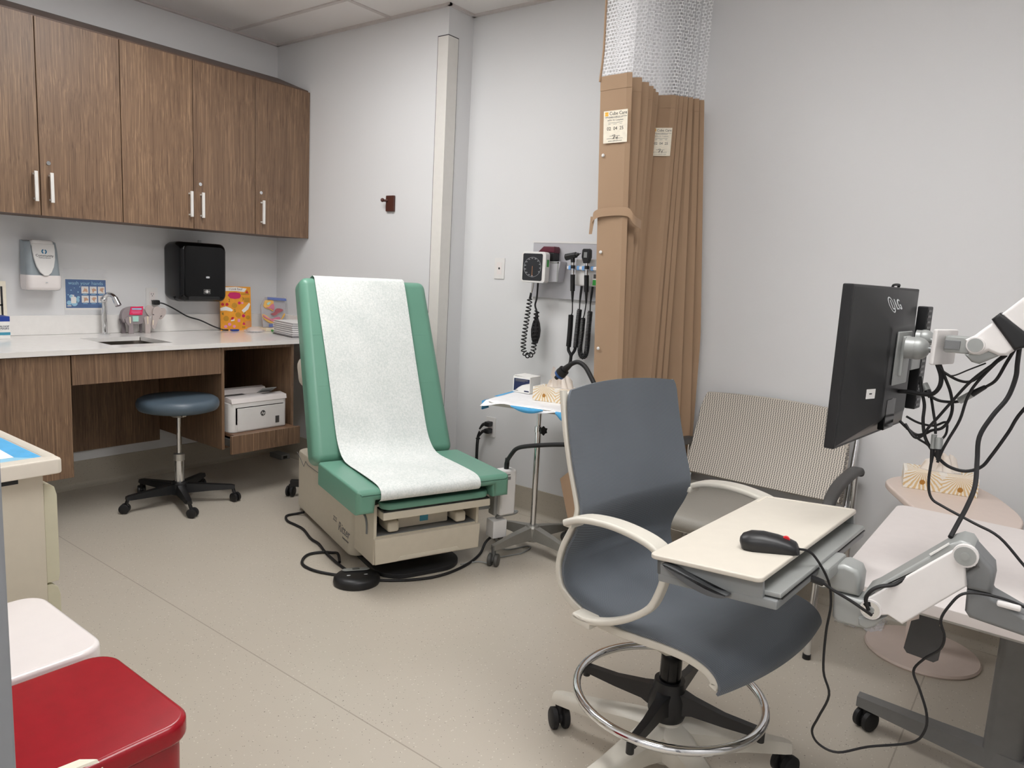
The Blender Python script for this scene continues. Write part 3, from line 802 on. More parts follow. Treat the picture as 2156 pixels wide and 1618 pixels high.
# ---------------------------------------------------------------- small things at the far end of the counter
pd = thing('petri_dish', 'clear round dish with a tan dome beside the orange board', 'dish', (.2, -.30, ZC))
b = MB(); b.lathe([(0, .001), (.062, .001), (.066, .012), (.063, .012), (.060, .004), (0, .004)], T(.2, -.30, ZC)); b.build('dish', 'clear_film', pd, True)
b = MB(); b.lathe([(.05, .006), (.049, .014), (.04, .024), (.02, .031), (0, .033)], T(.2, -.30, ZC)); b.build('dome', 'table_pink', pd, True)
b = MB(); b.lathe([(0, .001), (.033, .001), (.034, .010), (.031, .012), (0, .012)], T(.235, -.162, ZC)); o = b.build('green_lid', 'green_tag'); solo(o, (.235, -.162, ZC)); tag(o, 'small round green lid lying beside the white booklets', 'lid')
b = MB(); b.box((.115, -.385, ZC + .006), (.03, .05, .010), .004); o = b.build('eraser', 'blue_box'); solo(o, (.115, -.385, ZC)); tag(o, 'small blue piece lying at foot of the orange board', 'eraser')
b = MB(); b.bx(.07, .19, -.21, -.09, ZC + .0005, ZC + .02, .003); o = b.build('pamphlet_pile', 'ivory'); solo(o, (.13, -.15, ZC)); tag(o, 'low cream pad under the bagged anatomy model', 'pad')
# anatomy model standing in a zip bag
am = thing('anatomy_model', 'colourful anatomy model in clear zip bag in counter corner', 'anatomy model', (.1, -.10, ZC + .02))
Mb = frame((.15, -.205, .886), (0, 1, 0), (-.12, 0, 1))
def A2(X, Y): return (X / 740 * .18, (1180 - Y) / 1180 * .25)
b = MB(); b.prism([A2(20, 1180), A2(740, 1180), A2(740, 250), A2(150, 250), A2(-10, 500), A2(-10, 900)], .012, Mb @ T(0, 0, -.012), .002); b.build('backing', 'bag_grey', am, True)
def ap2(name, mat, pts, h, z=0): b = MB(); b.prism([A2(*q) for q in sm(pts, 3)], h, Mb @ T(0, 0, z), h * .3); return b.build(name, mat, am, True)
ap2('tissue_block', 'yellow_print', [(70, 450), (110, 360), (220, 345), (355, 370), (345, 560), (330, 690), (230, 640), (110, 600), (50, 540)], .008)
ap2('organ', 'organ_pink', [(110, 570), (200, 560), (260, 500), (330, 460), (360, 560), (330, 660), (260, 620), (180, 605)], .006, .0082)
ap2('organ', 'mint', [(140, 460), (200, 410), (260, 415), (220, 480), (160, 500)], .004, .0082)
ap2('organ', 'organ_red', [(260, 770), (370, 720), (430, 620), (540, 610), (640, 650), (600, 700), (480, 760), (370, 830), (290, 810)], .012)
ap2('tissue_block', 'yellow_print', [(10, 780), (120, 830), (250, 930), (400, 980), (560, 940), (680, 760), (690, 830), (600, 940), (420, 1030), (220, 1060), (90, 980), (10, 890)], .008)
ap2('organ', 'organ_pink', [(10, 800), (110, 870), (240, 930), (400, 880), (500, 870), (520, 930), (430, 990), (280, 1010), (140, 940), (20, 870)], .006, .0082)
b = MB(); b.prism([A2(150, 335), A2(740, 380), A2(740, 300), A2(160, 262)], .004, Mb @ T(0, 0, .0125), .001); b.prism([A2(150, 1180), A2(270, 1180), A2(270, 1090), A2(150, 1090)], .004, Mb @ T(0, 0, .0125)); b.build('zip_seal', 'seal_blue', am, True)
b = MB(); b.prism([A2(-40, 1180), A2(760, 1180), A2(760, 240), A2(130, 240), A2(-60, 480)], .0008, Mb @ T(0, 0, .0185)); b.build('bag', 'clear_sleeve', am, True)
# stack of white booklets
order = ['bottom booklet', 'second booklet from the bottom', 'third booklet from the bottom', 'middle booklet', 'third booklet from the top', 'second booklet from the top', 'topmost booklet']
for k in range(7):
    dx, dy = random.uniform(-.003, .003), random.uniform(-.003, .003)
    t = thing('booklet', 'white %s of the stack at the counter end by exam chair' % order[k], 'booklet', (.49 + dx, -.18 + dy, ZC + .0006 + k * .0125), -11, 'white booklets stacked on the counter')
    b = MB(); b.box((0, 0, .006), (.266, .20, .0098)); b.build('pages', 'panel_grey', t)
    b = MB(); b.box((0, 0, .0004), (.276, .21, .0022)); b.box((0, 0, .0112), (.276, .21, .0022)); b.build('cover', 'charcoal' if k == 0 else 'sticker_white', t)

# ---------------------------------------------------------------- wall hook
hk = thing('wall_hook', 'dark brown coat hook on the white wall above the exam chair', 'hook', (1.1, 0, 1.63))
b = MB(); b.bx(1.066, 1.132, -.016, -.0005, 1.632, 1.722, .004); b.build('back_plate', 'hook_brown', hk, True)
b = MB(); b.tube([(1.082, -.014, 1.695), (1.074, -.025, 1.692), (1.066, -.035, 1.693)], .007, 10, 4); b.ball((1.064, -.038, 1.694), .0115); b.build('peg', 'hook_brown', hk, True)

# ---------------------------------------------------------------- exam chair
EX = (1.138, -.653, 0)
ex = thing('exam_chair', 'green vinyl exam chair with a raised backrest on beige powered base', 'exam chair', EX, -20)
b = MB(); bp = [(p[0] + .385, p[1] + .25) for p in rrect(.83, .50, .05)]
b.prism(bp, .31, T(0, 0, .022), .012); bs = b.build('base', 'beige_plastic', ex)
b = MB(); b.prism([(p[0] + .53, p[1] + .25) for p in rrect(1.06, .40, .12, 8)], .021, T(0, 0, .0005), .004); b.build('foot_plate', 'base_black', ex)
b = MB(); b.tube([(-.02, -.0005, .315), (.05, -.0008, .29), (.10, -.0008, .265), (.13, -.0008, .30), (.17, -.0008, .29), (.3, -.0008, .292), (.5, -.0008, .3)], .0016, 6); b.build('seam', 'arm_mid', bs)
Ms = frame((.62, -.0006, .12), (1, 0, 0), (0, 0, 1))
b = MB(); b.text('Ritter', .062, Ms @ T(.085, 0, 0), shear=.25); b.text('222', .032, Ms @ T(-.035, .018, 0), shear=.25); b.text('barrier-free', .016, Ms @ T(.11, -.036, 0), shear=.2); b.build('lettering', 'ink_grey', bs)
b = MB()   # front housing with open tray slot
b.bx(.835, 1.055, 0, .014, .085, .345, .003); b.bx(.835, 1.055, .486, .50, .085, .345, .003)
b.bx(.835, 1.05, .014, .486, .085, .205); b.bx(.80, .90, .014, .486, .205, .345); b.bx(.90, 1.05, .014, .486, .335, .345)
b.build('front_housing', 'beige_metal', ex)
b = MB(); b.tube([(.905, -.001, .285), (.965, -.001, .270), (.985, -.001, .235), (.985, -.001, .20)], .006, 8, 3); b.build('side_grip', 'arm_mid', ex)
b = MB(); b.bx(.901, 1.048, .0145, .4855, .2055, .209); b.build('tray_floor', 'arm_mid', ex)
b = MB(); b.bx(.902, 1.005, .13, .37, .2095, .278, .006); op = b.build('socket_panel', 'beige_plastic', ex)
b = MB(); b.bx(1.0045, 1.007, .232, .272, .228, .266, .002); b.build('socket', 'teal_print', op)
for s0 in (.065, .385):
    b = MB(); b.bx(.955, 1.053, s0, s0 + .052, .214, .262, .012, 3); b.bx(.93, .97, s0 + .005, s0 + .047, .214, .30, .008); b.build('stirrup', 'beige_plastic', ex)
    b = MB(); b.bx(.902, .906, s0 - .035, s0 + .06, .212, .30); b.build('stirrup_recess', 'black', ex)
b = MB(); b.prism([(0.004, .09), (.496, .09), (.5, .20), (0.0, .20)], .02, frame((1.052, 0, 0), (0, 1, 0), (0, 0, 1)), .004); dw = b.build('drawer', 'beige_metal', ex)
b = MB(); b.prism([(.10, .096), (.40, .096), (.385, .113), (.115, .113)], .004, frame((1.0715, 0, 0), (0, 1, 0), (0, 0, 1)), .0015); b.build('finger_pull', 'beige_plastic', dw)
b = MB(); b.bx(.90, 1.10, .022, .53, .288, .320, .004); b.build('footrest_tray', 'beige_metal', ex)
b = MB(); b.bx(.90, 1.095, .026, .526, .3205, .327); b.build('footrest_gasket', 'black', ex)
b = MB(); b.prism([(p[0] + .99, p[1] + .275) for p in rrect(.222, .505, .04)], .030, T(0, 0, .3275), .009, 3); b.build('footrest_pad', 'vinyl_green', ex)
b = MB(); b.bx(.25, .86, .05, .45, .332, .372, .01); b.build('lift_carriage', 'charcoal', ex)
# seat cushion: inverted U in section, front corners run down beside the footrest
sec = [(-.105, .335), (-.028, .335), (-.022, .388), (.522, .388), (.528, .335), (.605, .335), (.605, .425), (.595, .435), (.25, .438), (-.095, .435), (-.105, .425)]
b = MB(); b.prism(sec, .50, frame((.635, 0, 0), (0, 1, 0), (0, 0, 1)), .022, 4); b.build('seat', 'vinyl_green', ex, ang=50)
b = MB(); b.bx(.66, 1.085, -.01, .51, .381, .3875); b.build('seat_board', 'black', ex)
Mk = T(.412, .236, .815) @ RY(-22.5)
b = MB(); b.box((0, 0, .0), (.128, .705, .895), .040, 5)
for v_ in b.bm.verts: v_.co.y *= 1 - .075 * (v_.co.z / .9 + .5)
bmesh.ops.transform(b.bm, matrix=Mk, verts=b.bm.verts); bk = b.build('backrest', 'vinyl_green', ex, ang=50)
b = MB()
for z in (.155, -.09): b.box((.0637, 0, z), (.0018, .60, .0022), .0006, 1, Mk)
b.build('stitching', 'vinyl_green', bk)
b = MB(); b.box((-.125, 0, .03), (.14, .64, .16), .05, 5, Mk); b.box((-.066, 0, -.05), (.02, .60, .66), .008, 2, Mk); b.build('back_shell', 'offwhite', ex, ang=50)
b = MB(); b.bx(.835, .858, -.0022, -.0006, .27, .325); b.build('green_sticker', 'green_tag', ex)
# paper on the chair
epp = thing('exam_paper', 'white exam table paper draped over the green exam chair', 'table paper', EX, -20)
path = [(.155, 1.03), (.152, 1.13), (.160, 1.18), (.185, 1.213), (.235, 1.236), (.27, 1.2505), (.302, 1.247), (.322, 1.22), (.386, 1.072), (.453, .91), (.513, .765), (.567, .64), (.612, .54), (.652, .485), (.705, .452), (.78, .4425), (.92, .4435), (1.05, .4435), (1.105, .4395), (1.134, .427), (1.143, .408), (1.138, .392), (1.126, .383)]
pp = catmull([(f, 0, z) for f, z in path], 4)
G = []
for i, p in enumerate(pp):
    row = []
    for j in range(13):
        u = j / 12; s_ = -.008 - .016 * max(0, (p.z - .45) / .8) + .456 * u
        k = max(0, 1 - abs(p.x - .62) / .22)
        off = .0035 * sin(7 * u + p.z * 9) * k + .0025 * (1 - k) * (.5 + .5 * sin(3 * p.z + 5 * u))
        row.append((p.x + off * .9, s_ + .004 * sin(p.z * 6) * (u - .5), p.z + abs(off) * .5 + .0012))
    G.append(row)
b = MB(); b.sheet(G, .0012); b.build('sheet', 'exam_paper', epp, wn=False, ang=60)
# foot control and its cord
fc_ = thing('foot_control', 'black foot pedal with grey button pad beside exam chair base', 'foot pedal', (2.068, -1.045, 0), 55)
def fr(z, a, c): return [(p[0], p[1], z) for p in ellipse(a, c, 28)]
b = MB(); b.loft([fr(.0005, .094, .082), fr(.012, .097, .085), fr(.028, .095, .083), fr(.038, .084, .073), fr(.044, .06, .052)]); b.build('body', 'black', fc_, ang=60)
b = MB(); b.prism(rrect(.115, .04, .019), .003, T(.0, .036, .0435) @ RX(-9), .001); bpad = b.build('button_pad', 'arm_grey', fc_)
b = MB(); b.prism(rrect(.03, .02, .003), .001, T(.0, .036, .0466) @ RX(-9)); b.build('button', 'dark_metal', bpad)
b = MB(); b.prism(ellipse(.008, .004, 12), .001, T(-.035, -.02, .0435)); b.prism(ellipse(.008, .004, 12), .001, T(.035, -.02, .0435)); b.build('arrow_marks', 'silver_print', fc_)
FL = .0065
def floor_cable(pts, r, m, parent=None, name='cable', sub=5):
    b = MB(); b.tube([(p[0], p[1], p[2] if len(p) > 2 else r + .0005) for p in pts], r, 8, sub); return b.build(name, m, parent, parent is not None)
floor_cable([(1.24, -.69, .02), (1.20, -.71), (1.195, -.765), (1.264, -.807), (1.336, -.813), (1.418, -.825), (1.543, -.876), (1.623, -.892), (1.725, -.935), (1.85, -.975), (1.93, -.995), (1.98, -1.02, .02)], .0062, 'black_rubber', fc_)
floor_cable([(1.87, -.972, .012), (1.80, -.925, .018), (1.75, -.918), (1.715, -.945), (1.693, -1.003), (1.727, -1.062), (1.783, -1.096), (1.87, -1.095), (1.96, -1.06), (2.0, -1.05, .018)], .0062, 'black_rubber', fc_)

# ---------------------------------------------------------------- exam light on its power box, gooseneck over the tray stand
xl = thing('exam_light', 'white exam light box with long black gooseneck beside exam chair', 'lamp', (2.33, -.36, .1))
Mx = T(*EX) @ RZ(-20)
b = MB(); b.box((1.015, .660, .315), (.06, .082, .215), .010, 3, Mx); pb = b.build('power_box', 'white_plastic', xl, True)
b = MB(); b.box((1.0456, .645, .385), (.001, .045, .014), 0, 1, Mx); b.box((1.0456, .65, .402), (.001, .03, .005), 0, 1, Mx); b.build('rating_label', 'ink_grey', pb, True)
b = MB(); b.box((.995, .610, .27), (.05, .018, .13), .004, 2, Mx); b.box((.97, .56, .235), (.03, .12, .012), .003, 2, Mx); b.build('bracket', 'arm_grey', xl, True)
b = MB(); b.box((1.0, .632, .140), (.066, .075, .085), .006, 2, Mx); lb = b.build('transformer_box', 'white_plastic', xl, True)
b = MB(); b.tube([Mx @ V(p) for p in ((1.0, .632, .188), (1.02, .64, .20), (1.03, .70, .205), (1.0, .74, .203), (.97, .68, .20), (.99, .64, .195))], .006, 8, 4, True); b.build('cord_coil', 'arm_grey', lb, True)
gb = Mx @ V((1.015, .660, .423))
gp = [tuple(gb), tuple(gb + V((.0, 0, .03))), (2.385, -.435, .515), (2.42, -.445, .548), (2.478, -.45, .57), (2.60, -.455, .60), (2.72, -.46, .625), (2.84, -.47, .66), (2.885, -.475, .73), (2.85, -.47, .82), (2.772, -.455, .925), (2.738, -.45, .958), (2.705, -.45, .968), (2.67, -.45, .952)]
b = MB(); b.tube(gp, .0095, 10, 5); b.build('gooseneck', 'black_rubber', xl, True)
b = MB(); b.cyl(tuple(gb + V((0, 0, -.01))), tuple(gb + V((.004, 0, .05))), .012, .0105); b.build('collar', 'black', xl, True)
b = MB(); b.cyl((2.675, -.45, .955), (2.645, -.45, .928), .010, .015); b.cyl((2.645, -.45, .928), (2.628, -.45, .910), .0225, .024); hd_ = b.build('lamp_head', 'black', xl, True)
b = MB(); b.cyl((2.628, -.45, .910), (2.620, -.45, .902), .0235, .0225); b.build('blue_ring', 'blue_head', hd_, True)
b = MB(); b.cyl((2.620, -.45, .902), (2.606, -.45, .888), .011, .009); b.build('tip', 'black', hd_, True)
# cables lying round the chair
o = floor_cable([(2.12, -.98), (2.172, -.93), (2.22, -.875), (2.262, -.80), (2.282, -.72), (2.283, -.62), (2.268, -.53), (2.255, -.46, .02), (2.25, -.42, .06), (2.262, -.385, .085)], .0062, 'black_rubber'); solo(o, (2.26, -.7, 0)); tag(o, 'black power cable curving on floor in front of exam chair', 'cable')
o = floor_cable([(2.255, -.60), (2.29, -.52), (2.33, -.50), (2.30, -.44), (2.33, -.40), (2.355, -.34), (2.372, -.29), (2.36, -.21), (2.335, -.20), (2.30, -.30), (2.28, -.36, .03), (2.272, -.375, .082)], .0036, 'arm_grey'); solo(o, (2.3, -.4, 0)); tag(o, 'thin grey cable looped on floor around the tray stand caster', 'cable')

# ---------------------------------------------------------------- casters and stars
def caster(bw, x, y, r, w, ang, stem_to=None, M=None):
    """twin wheels whose axle points along ang, resting on z=0"""
    c, s_ = cos(ang), sin(ang); M = M or Matrix.Identity(4)
    for sg_ in (-1, 1):
        m = M @ T(x, y, r) @ Matrix.Rotation(ang, 4, 'Z') @ RY(90) @ T(0, 0, sg_ * w * .30 - w * .2)
        bw.lathe([(0, 0), (r * .8, 0), (r, w * .08), (r, w * .32), (r * .8, w * .4), (0, w * .4)], m, 20)
    bw.cyl(M @ V((x - c * w * .2, y - s_ * w * .2, r)), M @ V((x + c * w * .2, y + s_ * w * .2, r)), r * .5)
    if stem_to: bw.cyl(M @ V((x, y, r * 1.0)), M @ V(stem_to), r * .36)

st = thing('rolling_stool', 'round blue-grey vinyl stool on black casters by the sink', 'stool', (.612, -1.024, 0))
b = MB(); b.lathe([(0, .508), (.17, .508), (.192, .515), (.201, .530), (.203, .548), (.197, .566), (.18, .577), (.12, .583), (0, .585)], None, 48); b.build('seat', 'vinyl_blue', st, ang=60)
b = MB(); b.lathe([(0, .470), (.03, .470), (.06, .492), (.075, .507), (0, .5075)], None, 24); b.bx(-.01, .06, -.012, .012, .478, .505, .004); b.build('seat_plate', 'satin', st)
b = MB(); b.lathe([(.0125, .26), (.0125, .475)], None, 18); b.lathe([(.0, .065), (.025, .065), (.025, .245), (.0, .245)], None, 24); b.build('gas_lift', 'chrome', st)
b = MB(); b.lathe([(.027, .235), (.0275, .27), (.016, .275), (.016, .235)], None, 24); b.build('collar', 'satin', st)
b = MB(); b.lathe([(0, .05), (.042, .05), (.044, .10), (.036, .118), (0, .118)], None, 24)
for k in range(5):
    a = radians(-91 + 72 * k); c, s_ = cos(a), sin(a)
    R_ = []
    for d, z0, z1, w in ((.03, .058, .108, .028), (.15, .066, .100, .022), (.262, .070, .092, .018), (.278, .072, .088, .014)):
        R_.append([(c * d - s_ * w, s_ * d + c * w, z0), (c * d + s_ * w, s_ * d - c * w, z0), (c * d + s_ * w * .7, s_ * d - c * w * .7, z1), (c * d - s_ * w * .7, s_ * d + c * w * .7, z1)])
    b.loft(R_)
b.build('star_base', 'black', st)
for k in range(5):
    a = radians(-91 + 72 * k); b = MB(); x, y = .268 * cos(a), .268 * sin(a)
    q = a + (.9 if k % 2 else -.7); cx, cy = x + .018 * cos(q), y + .018 * sin(q)
    caster(b, cx, cy, .025, .042, q + pi / 2, (x, y, .078)); b.build('caster', 'black', st)
# wheeled base of something standing behind the exam chair
wb = thing('wheeled_base', 'black wheeled base mostly hidden behind the exam chair', 'wheeled base', (1.095, -.386, 0))
b = MB(); b.lathe([(0, .06), (.04, .06), (.04, .11), (0, .11)], None, 20); b.cyl((0, 0, .1), (0, 0, .30), .018)
for k in range(5):
    a = radians(220 + 72 * k); c, s_ = cos(a), sin(a)
    if k in (0, 4):
        b.loft([[(c * d - s_ * w, s_ * d + c * w, .06), (c * d + s_ * w, s_ * d - c * w, .06), (c * d + s_ * w, s_ * d - c * w, .095), (c * d - s_ * w, s_ * d + c * w, .095)] for d, w in ((.02, .02), (.235, .016))])
b.build('star_base', 'black', wb)
for k in (0, 4):
    a = radians(220 + 72 * k); b = MB(); x, y = .235 * cos(a), .235 * sin(a); caster(b, x, y, .03, .045, .5, (x, y, .07)); b.build('caster', 'black', wb)
b = MB(); b.box((.17, -.085, .017), (.13, .07, .032), .003, 2, T(0, 0, 0)); b.build
cb = thing('cable_box', 'small grey cable box on floor near the room corner under counter', 'box', (.17, -.085, 0))
b.build('housing', 'tray_grey', cb, True)
b = MB(); b.bx(.2355, .2365, -.105, -.075, .008, .026); b.build('socket', 'black', cb, True)

# ---------------------------------------------------------------- instrument tray stand
ms = thing('tray_stand', 'chrome instrument tray stand on grey four-leg caster base', 'instrument stand', (2.395, -.25, 0))
Mt = T(2.382, -.185, .705) @ RZ(11)
b = MB()
tr = lambda g, z: [(*p, z) for p in rrect(.49 - 2 * g, .35 - 2 * g, .05 - g * .5)]
b.loft([tr(.01, 0), tr(.002, .002), tr(0, .016), tr(.002, .018), tr(.006, .017), tr(.010, .004)], M=Mt); b.build('tray', 'steel', ms, True)
b = MB(); b.cyl((2.395, -.25, .12), (2.395, -.25, .60), .0135); b.cyl((2.395, -.25, .58), (2.395, -.25, .7045), .0105); b.build('pole', 'chrome', ms, True)
b = MB(); b.cyl((2.395, -.25, .592), (2.395, -.25, .618), .018); b.build('collar', 'chrome', ms, True)
b = MB(); b.cyl((2.41, -.255, .605), (2.428, -.262, .605), .005); b.prism([(.022 * cos(a) * (1 if k % 2 else .7), .022 * sin(a) * (1 if k % 2 else .7)) for k, a in enumerate([2 * pi * i / 12 for i in range(12)])], .012, frame((2.427, -.262, .605), (.35, .93, 0), (0, 0, 1)), .002); b.build('knob', 'black', ms, True)
b = MB(); b.lathe([(0, .065), (.035, .065), (.036, .13), (.028, .14), (0, .14)], T(2.395, -.25, 0), 24); b.build('hub', 'mayo_base', ms, True)
for k, a in enumerate((-100, -10, 80, 170)):
    c, s_ = cos(radians(a)), sin(radians(a)); R_ = []
    for d, z0, z1, w in ((.02, .075, .135, .026), (.13, .075, .118, .02), (.25, .07, .092, .014)):
        R_.append([(2.395 + c * d - s_ * w, -.25 + s_ * d + c * w, z0), (2.395 + c * d + s_ * w, -.25 + s_ * d - c * w, z0), (2.395 + c * d + s_ * w * .75, -.25 + s_ * d - c * w * .75, z1), (2.395 + c * d - s_ * w * .75, -.25 + s_ * d + c * w * .75, z1)])
    b = MB(); b.loft(R_); lg = b.build('leg', 'mayo_base', ms, True)
    b = MB(); x, y = 2.395 + c * .243, -.25 + s_ * .243; caster(b, x + .01, y - .01, .029, .05, .4 + k, (x, y, .085)); b.build('caster', 'dark_metal', lg, True)
# absorbent pad on the tray
cp = thing('absorbent_pad', 'blue and white absorbent pad draped over the instrument tray', 'absorbent pad', (2.382, -.185, .723), 11)
G = []
for i in range(25):
    row = []
    for j in range(21):
        u, v_ = -.252 + .504 * i / 24, -.183 + .366 * j / 20
        z = .0035
        ov = max(0, abs(v_) - .170, abs(u) - .240)
        if ov > 0: z -= ov * (1.2 + .9 * sin(u * 22 + 1))
        row.append((u, v_, z + .0012 * sin(u * 30) * sin(v_ * 34 + 1)))
    G.append(row)
b = MB(); b.sheet(G, .0012); b.build('pad', 'chux_white', cp, wn=False, ang=80)
b = MB()
def flap(P0, P1, drop, bul):
    G = []
    for i in range(13):
        t = i / 12; base = V(P0).lerp(V(P1), t); d = drop * max(.12, sin(pi * t)) ** .6
        n = V((base.x * .02, -1 if base.y < 0 else 1, 0)) if abs(P0[1] - P1[1]) < .1 else V((-1, 0, 0))
        G.append([base + n * bul * sin(k / 4 * pi) + V((0, 0, -d * k / 4)) + n * .004 for k in range(5)])
    b.sheet(G, .0012)
flap((-.09, -.184, .0), (.07, -.184, .0), .026, .006); flap((.13, -.184, .0), (.24, -.184, .0), .045, .006)
b.sheet([[(-.2505 - .003 * sin(3 * k), -.10 - .07 * i / 6, -.001 - .007 * k) for k in range(7)] for i in range(7)], .0012)
b.build('blue_border', 'chux_blue', cp, wn=False, ang=80)
for (x0, x1, y0, y1) in ((-.249, -.232, -.05, .17), (-.2, .2, .165, .181)):
    b = MB(); b.bx(x0, x1, y0, y1, .0052, .006); b.build('blue_edge', 'chux_blue', cp)
nb = thing('supply_box', 'white carton with navy curved panel standing on instrument tray', 'box', (2.165, -.045, .729), 4)
b = MB(); b.box((0, 0, .041), (.10, .10, .081), .001, 1); b.build('carton', 'paper_white', nb)
Mn = frame((0, -.0502, 0), (1, 0, 0), (0, 0, 1))
b = MB(); b.prism([(-.044, .071), (.047, .071), (.047, .052), (.03, .048), (.005, .040), (-.015, .028), (-.032, .014), (-.044, .008)], .0008, Mn); b.build('navy_panel', 'navy', nb)
b = MB(); b.bx(.018, .045, -.0508, -.0501, .008, .014); b.build('navy_strip', 'navy', nb)
b = MB(); b.bx(-.036, .036, -.0514, -.051, .0625, .0665); b.bx(-.036, .02, -.0514, -.051, .057, .059); b.bx(-.038, -.018, -.0508, -.0501, .009, .011); b.build('print_lines', 'ink_grey', nb)
b = MB(); b.box((.0, .0, .0835), (.098, .098, .002), 0, 1, RY(2)); b.build('lid_flap', 'paper_white', nb)
def tissue_box(label, loc, rz, scale=1):
    t = thing('tissue_box', label, 'tissue box', loc, rz, 'tissue boxes with gold starburst print')
    b = MB(); b.box((0, 0, .0325), (.23, .115, .065), .0012, 1); b.build('carton', 'tissue_print', t)
    b = MB(); b.prism(ellipse(.07, .022, 24), .0006, T(0, 0, .0651)); b.build('opening', 'clear_film', t)
    b = MB()
    for q, (ox, hh, ph) in enumerate(((-.012, .085, .2), (.018, .072, 2.1))):
        G = []
        for i in range(15):
            u = i / 14 * 2 - 1; row = []
            for j in range(9):
                v_ = j / 8
                x = ox + u * .058 * (1 - .35 * v_) + .006 * sin(9 * u + ph); y = .014 * sin(6.5 * u + ph) * (.4 + v_) + .012 * (q - .5) + .01 * v_ * sin(3 * u)
                z = .055 + hh * v_ * (1 - .55 * u * u - .12 * sin(7 * u + ph))
                row.append((x, y, z))
            G.append(row)
        b.sheet(G, .0008)
    b.build('tissue', 'tissue', t, wn=False, ang=80)
    return t
tissue_box('starburst tissue box on the tray stand, beside the white and navy carton', (2.425, -.135, .7285), 9)

# ---------------------------------------------------------------- diagnostic wall board
wd_ = thing('diagnostic_board', 'grey wall board carrying the gauge and scopes beside the curtain', 'wall board', (2.28, YC, 1.2))
b = MB(); b.bx(1.995, 2.62, YC - .018, YC - .0005, 1.199, 1.488, .002); b.build('board', 'panel_grey', wd_, True)
b = MB(); b.bx(1.993, 2.622, YC - .020, YC - .0185, 1.482, 1.492); b.build('top_edge', 'white_plastic', wd_, True)
gz = thing('blood_pressure_gauge', 'square black-faced blood pressure gauge with coiled tube on wall board', 'blood pressure gauge', (2.09, .12, 1.27))
Mg = frame((2.088, .098, 1.353), (1, .10, 0), (0, 0, 1))
b = MB(); b.prism(rrect(.142, .156, .016), .045, Mg @ T(0, 0, .0), .004); hs = b.build('housing', 'white_plastic', gz, True)
b = MB(); b.bx(2.06, 2.12, .10, .179, 1.33, 1.37); b.build('mount', 'charcoal', gz, True)
b = MB(); b.prism(rrect(.114, .136, .008), .0012, Mg @ T(-.004, 0, .0452)); b.build('face', 'gauge_face', hs, True)
b = MB()
for k in range(13):
    a = radians(-120 + 25 * k); b.text(str((k * 20 + 20)), .0075, Mg @ T(-.004 - .044 * sin(a) * -1 * -1, .044 * cos(a), .0465), depth=.0002)
ring = ellipse(.05, .05, 48)
for i in range(48):
    p, q = ring[i], ring[(i + 1) % 48]; b.prism([(p[0], p[1]), (q[0], q[1]), (q[0] * .98, q[1] * .98), (p[0] * .98, p[1] * .98)], .0002, Mg @ T(-.004, 0, .0465))
b.build('scale', 'silver_print', hs, True)
b = MB(); b.bx(-.0008, .0008, -.045, .005, .0467, .0472, M=Mg @ T(-.004, 0, 0)); b.build('needle', 'flesh', hs, True)
b = MB(); b.box((.0715, .022, .022), (.001, .036, .02), 0, 1, Mg); b.build('green_sticker', 'green_tag', hs, True)
def coil(bw, P, R_, turns, r, squash=1.0):
    P = catmull(P, 16); L = [0]
    for a, c in zip(P, P[1:]): L.append(L[-1] + (c - a).length)
    N = int(turns * 12); out = []; up = V((0, 1, 0)); k = 0
    for i in range(N + 1):
        s_ = L[-1] * i / N
        while k < len(L) - 2 and L[k + 1] < s_: k += 1
        t = (s_ - L[k]) / max(1e-9, L[k + 1] - L[k]); p = P[k].lerp(P[k + 1], t); d = (P[k + 1] - P[k]).normalized()
        x = d.cross(up).normalized(); y = d.cross(x); a = 2 * pi * turns * i / N
        out.append(p + x * R_ * cos(a) + y * R_ * squash * sin(a))
    bw.tube(out, r, 6)
b = MB(); b.tube([(2.066, .10, 1.275), (2.062, .10, 1.24), (2.055, .10, 1.215)], .004, 8, 3); b.build('tube_end', 'satin', gz, True)
b = MB(); b.cyl((2.055, .10, 1.222), (2.05, .10, 1.19), .0055, .007)
coil(b, [(2.05, .10, 1.19), (2.043, .10, 1.13), (2.034, .10, 1.06), (2.025, .10, .98), (2.026, .10, .925), (2.045, .10, .897), (2.072, .10, .897), (2.09, .10, .925), (2.093, .10, .985), (2.092, .105, 1.06), (2.09, .11, 1.13)], .0125, 30, .0032)
b.tube([(2.09, .11, 1.13), (2.078, .11, 1.16), (2.086, .11, 1.20), (2.088, .11, 1.275)], .0048, 8, 4); b.build('coiled_tube', 'black_rubber', gz, True)
b = MB(); b.lathe([(0, -.075), (.014, -.07), (.024, -.035), (.026, 0), (.020, .035), (.010, .06), (.006, .095), (0, .095)], T(2.079, .128, 1.03), 18); b.build('bulb', 'black_rubber', gz, True)
bk_ = thing('cuff_basket', 'grey wire-look basket under the rolled cuff on wall board', 'basket', (2.17, .15, 1.28))
b = MB(); b.prism([(2.112, 1.282), (2.20, 1.284), (2.212, 1.388), (2.104, 1.386)], .06, frame((0, .178, 0), (1, 0, 0), (0, 0, 1)), .003); b.build('tray', 'panel_grey', bk_, True)
b = MB(); b.bx(2.110, 2.205, .1165, .1178, 1.378, 1.385); b.bx(2.196, 2.204, .1165, .1178, 1.285, 1.385); b.build('rim', 'arm_grey', bk_, True)
cf = thing('pressure_cuff', 'maroon and black rolled pressure cuff resting above the basket', 'cuff', (2.13, .15, 1.389))
b = MB(); b.prism([(2.065, 1.432), (2.10, 1.462), (2.165, 1.462), (2.17, 1.455), (2.17, 1.43)], .055, frame((0, .176, 0), (1, 0, 0), (0, 0, 1)), .006); b.build('roll', 'maroon', cf, True)
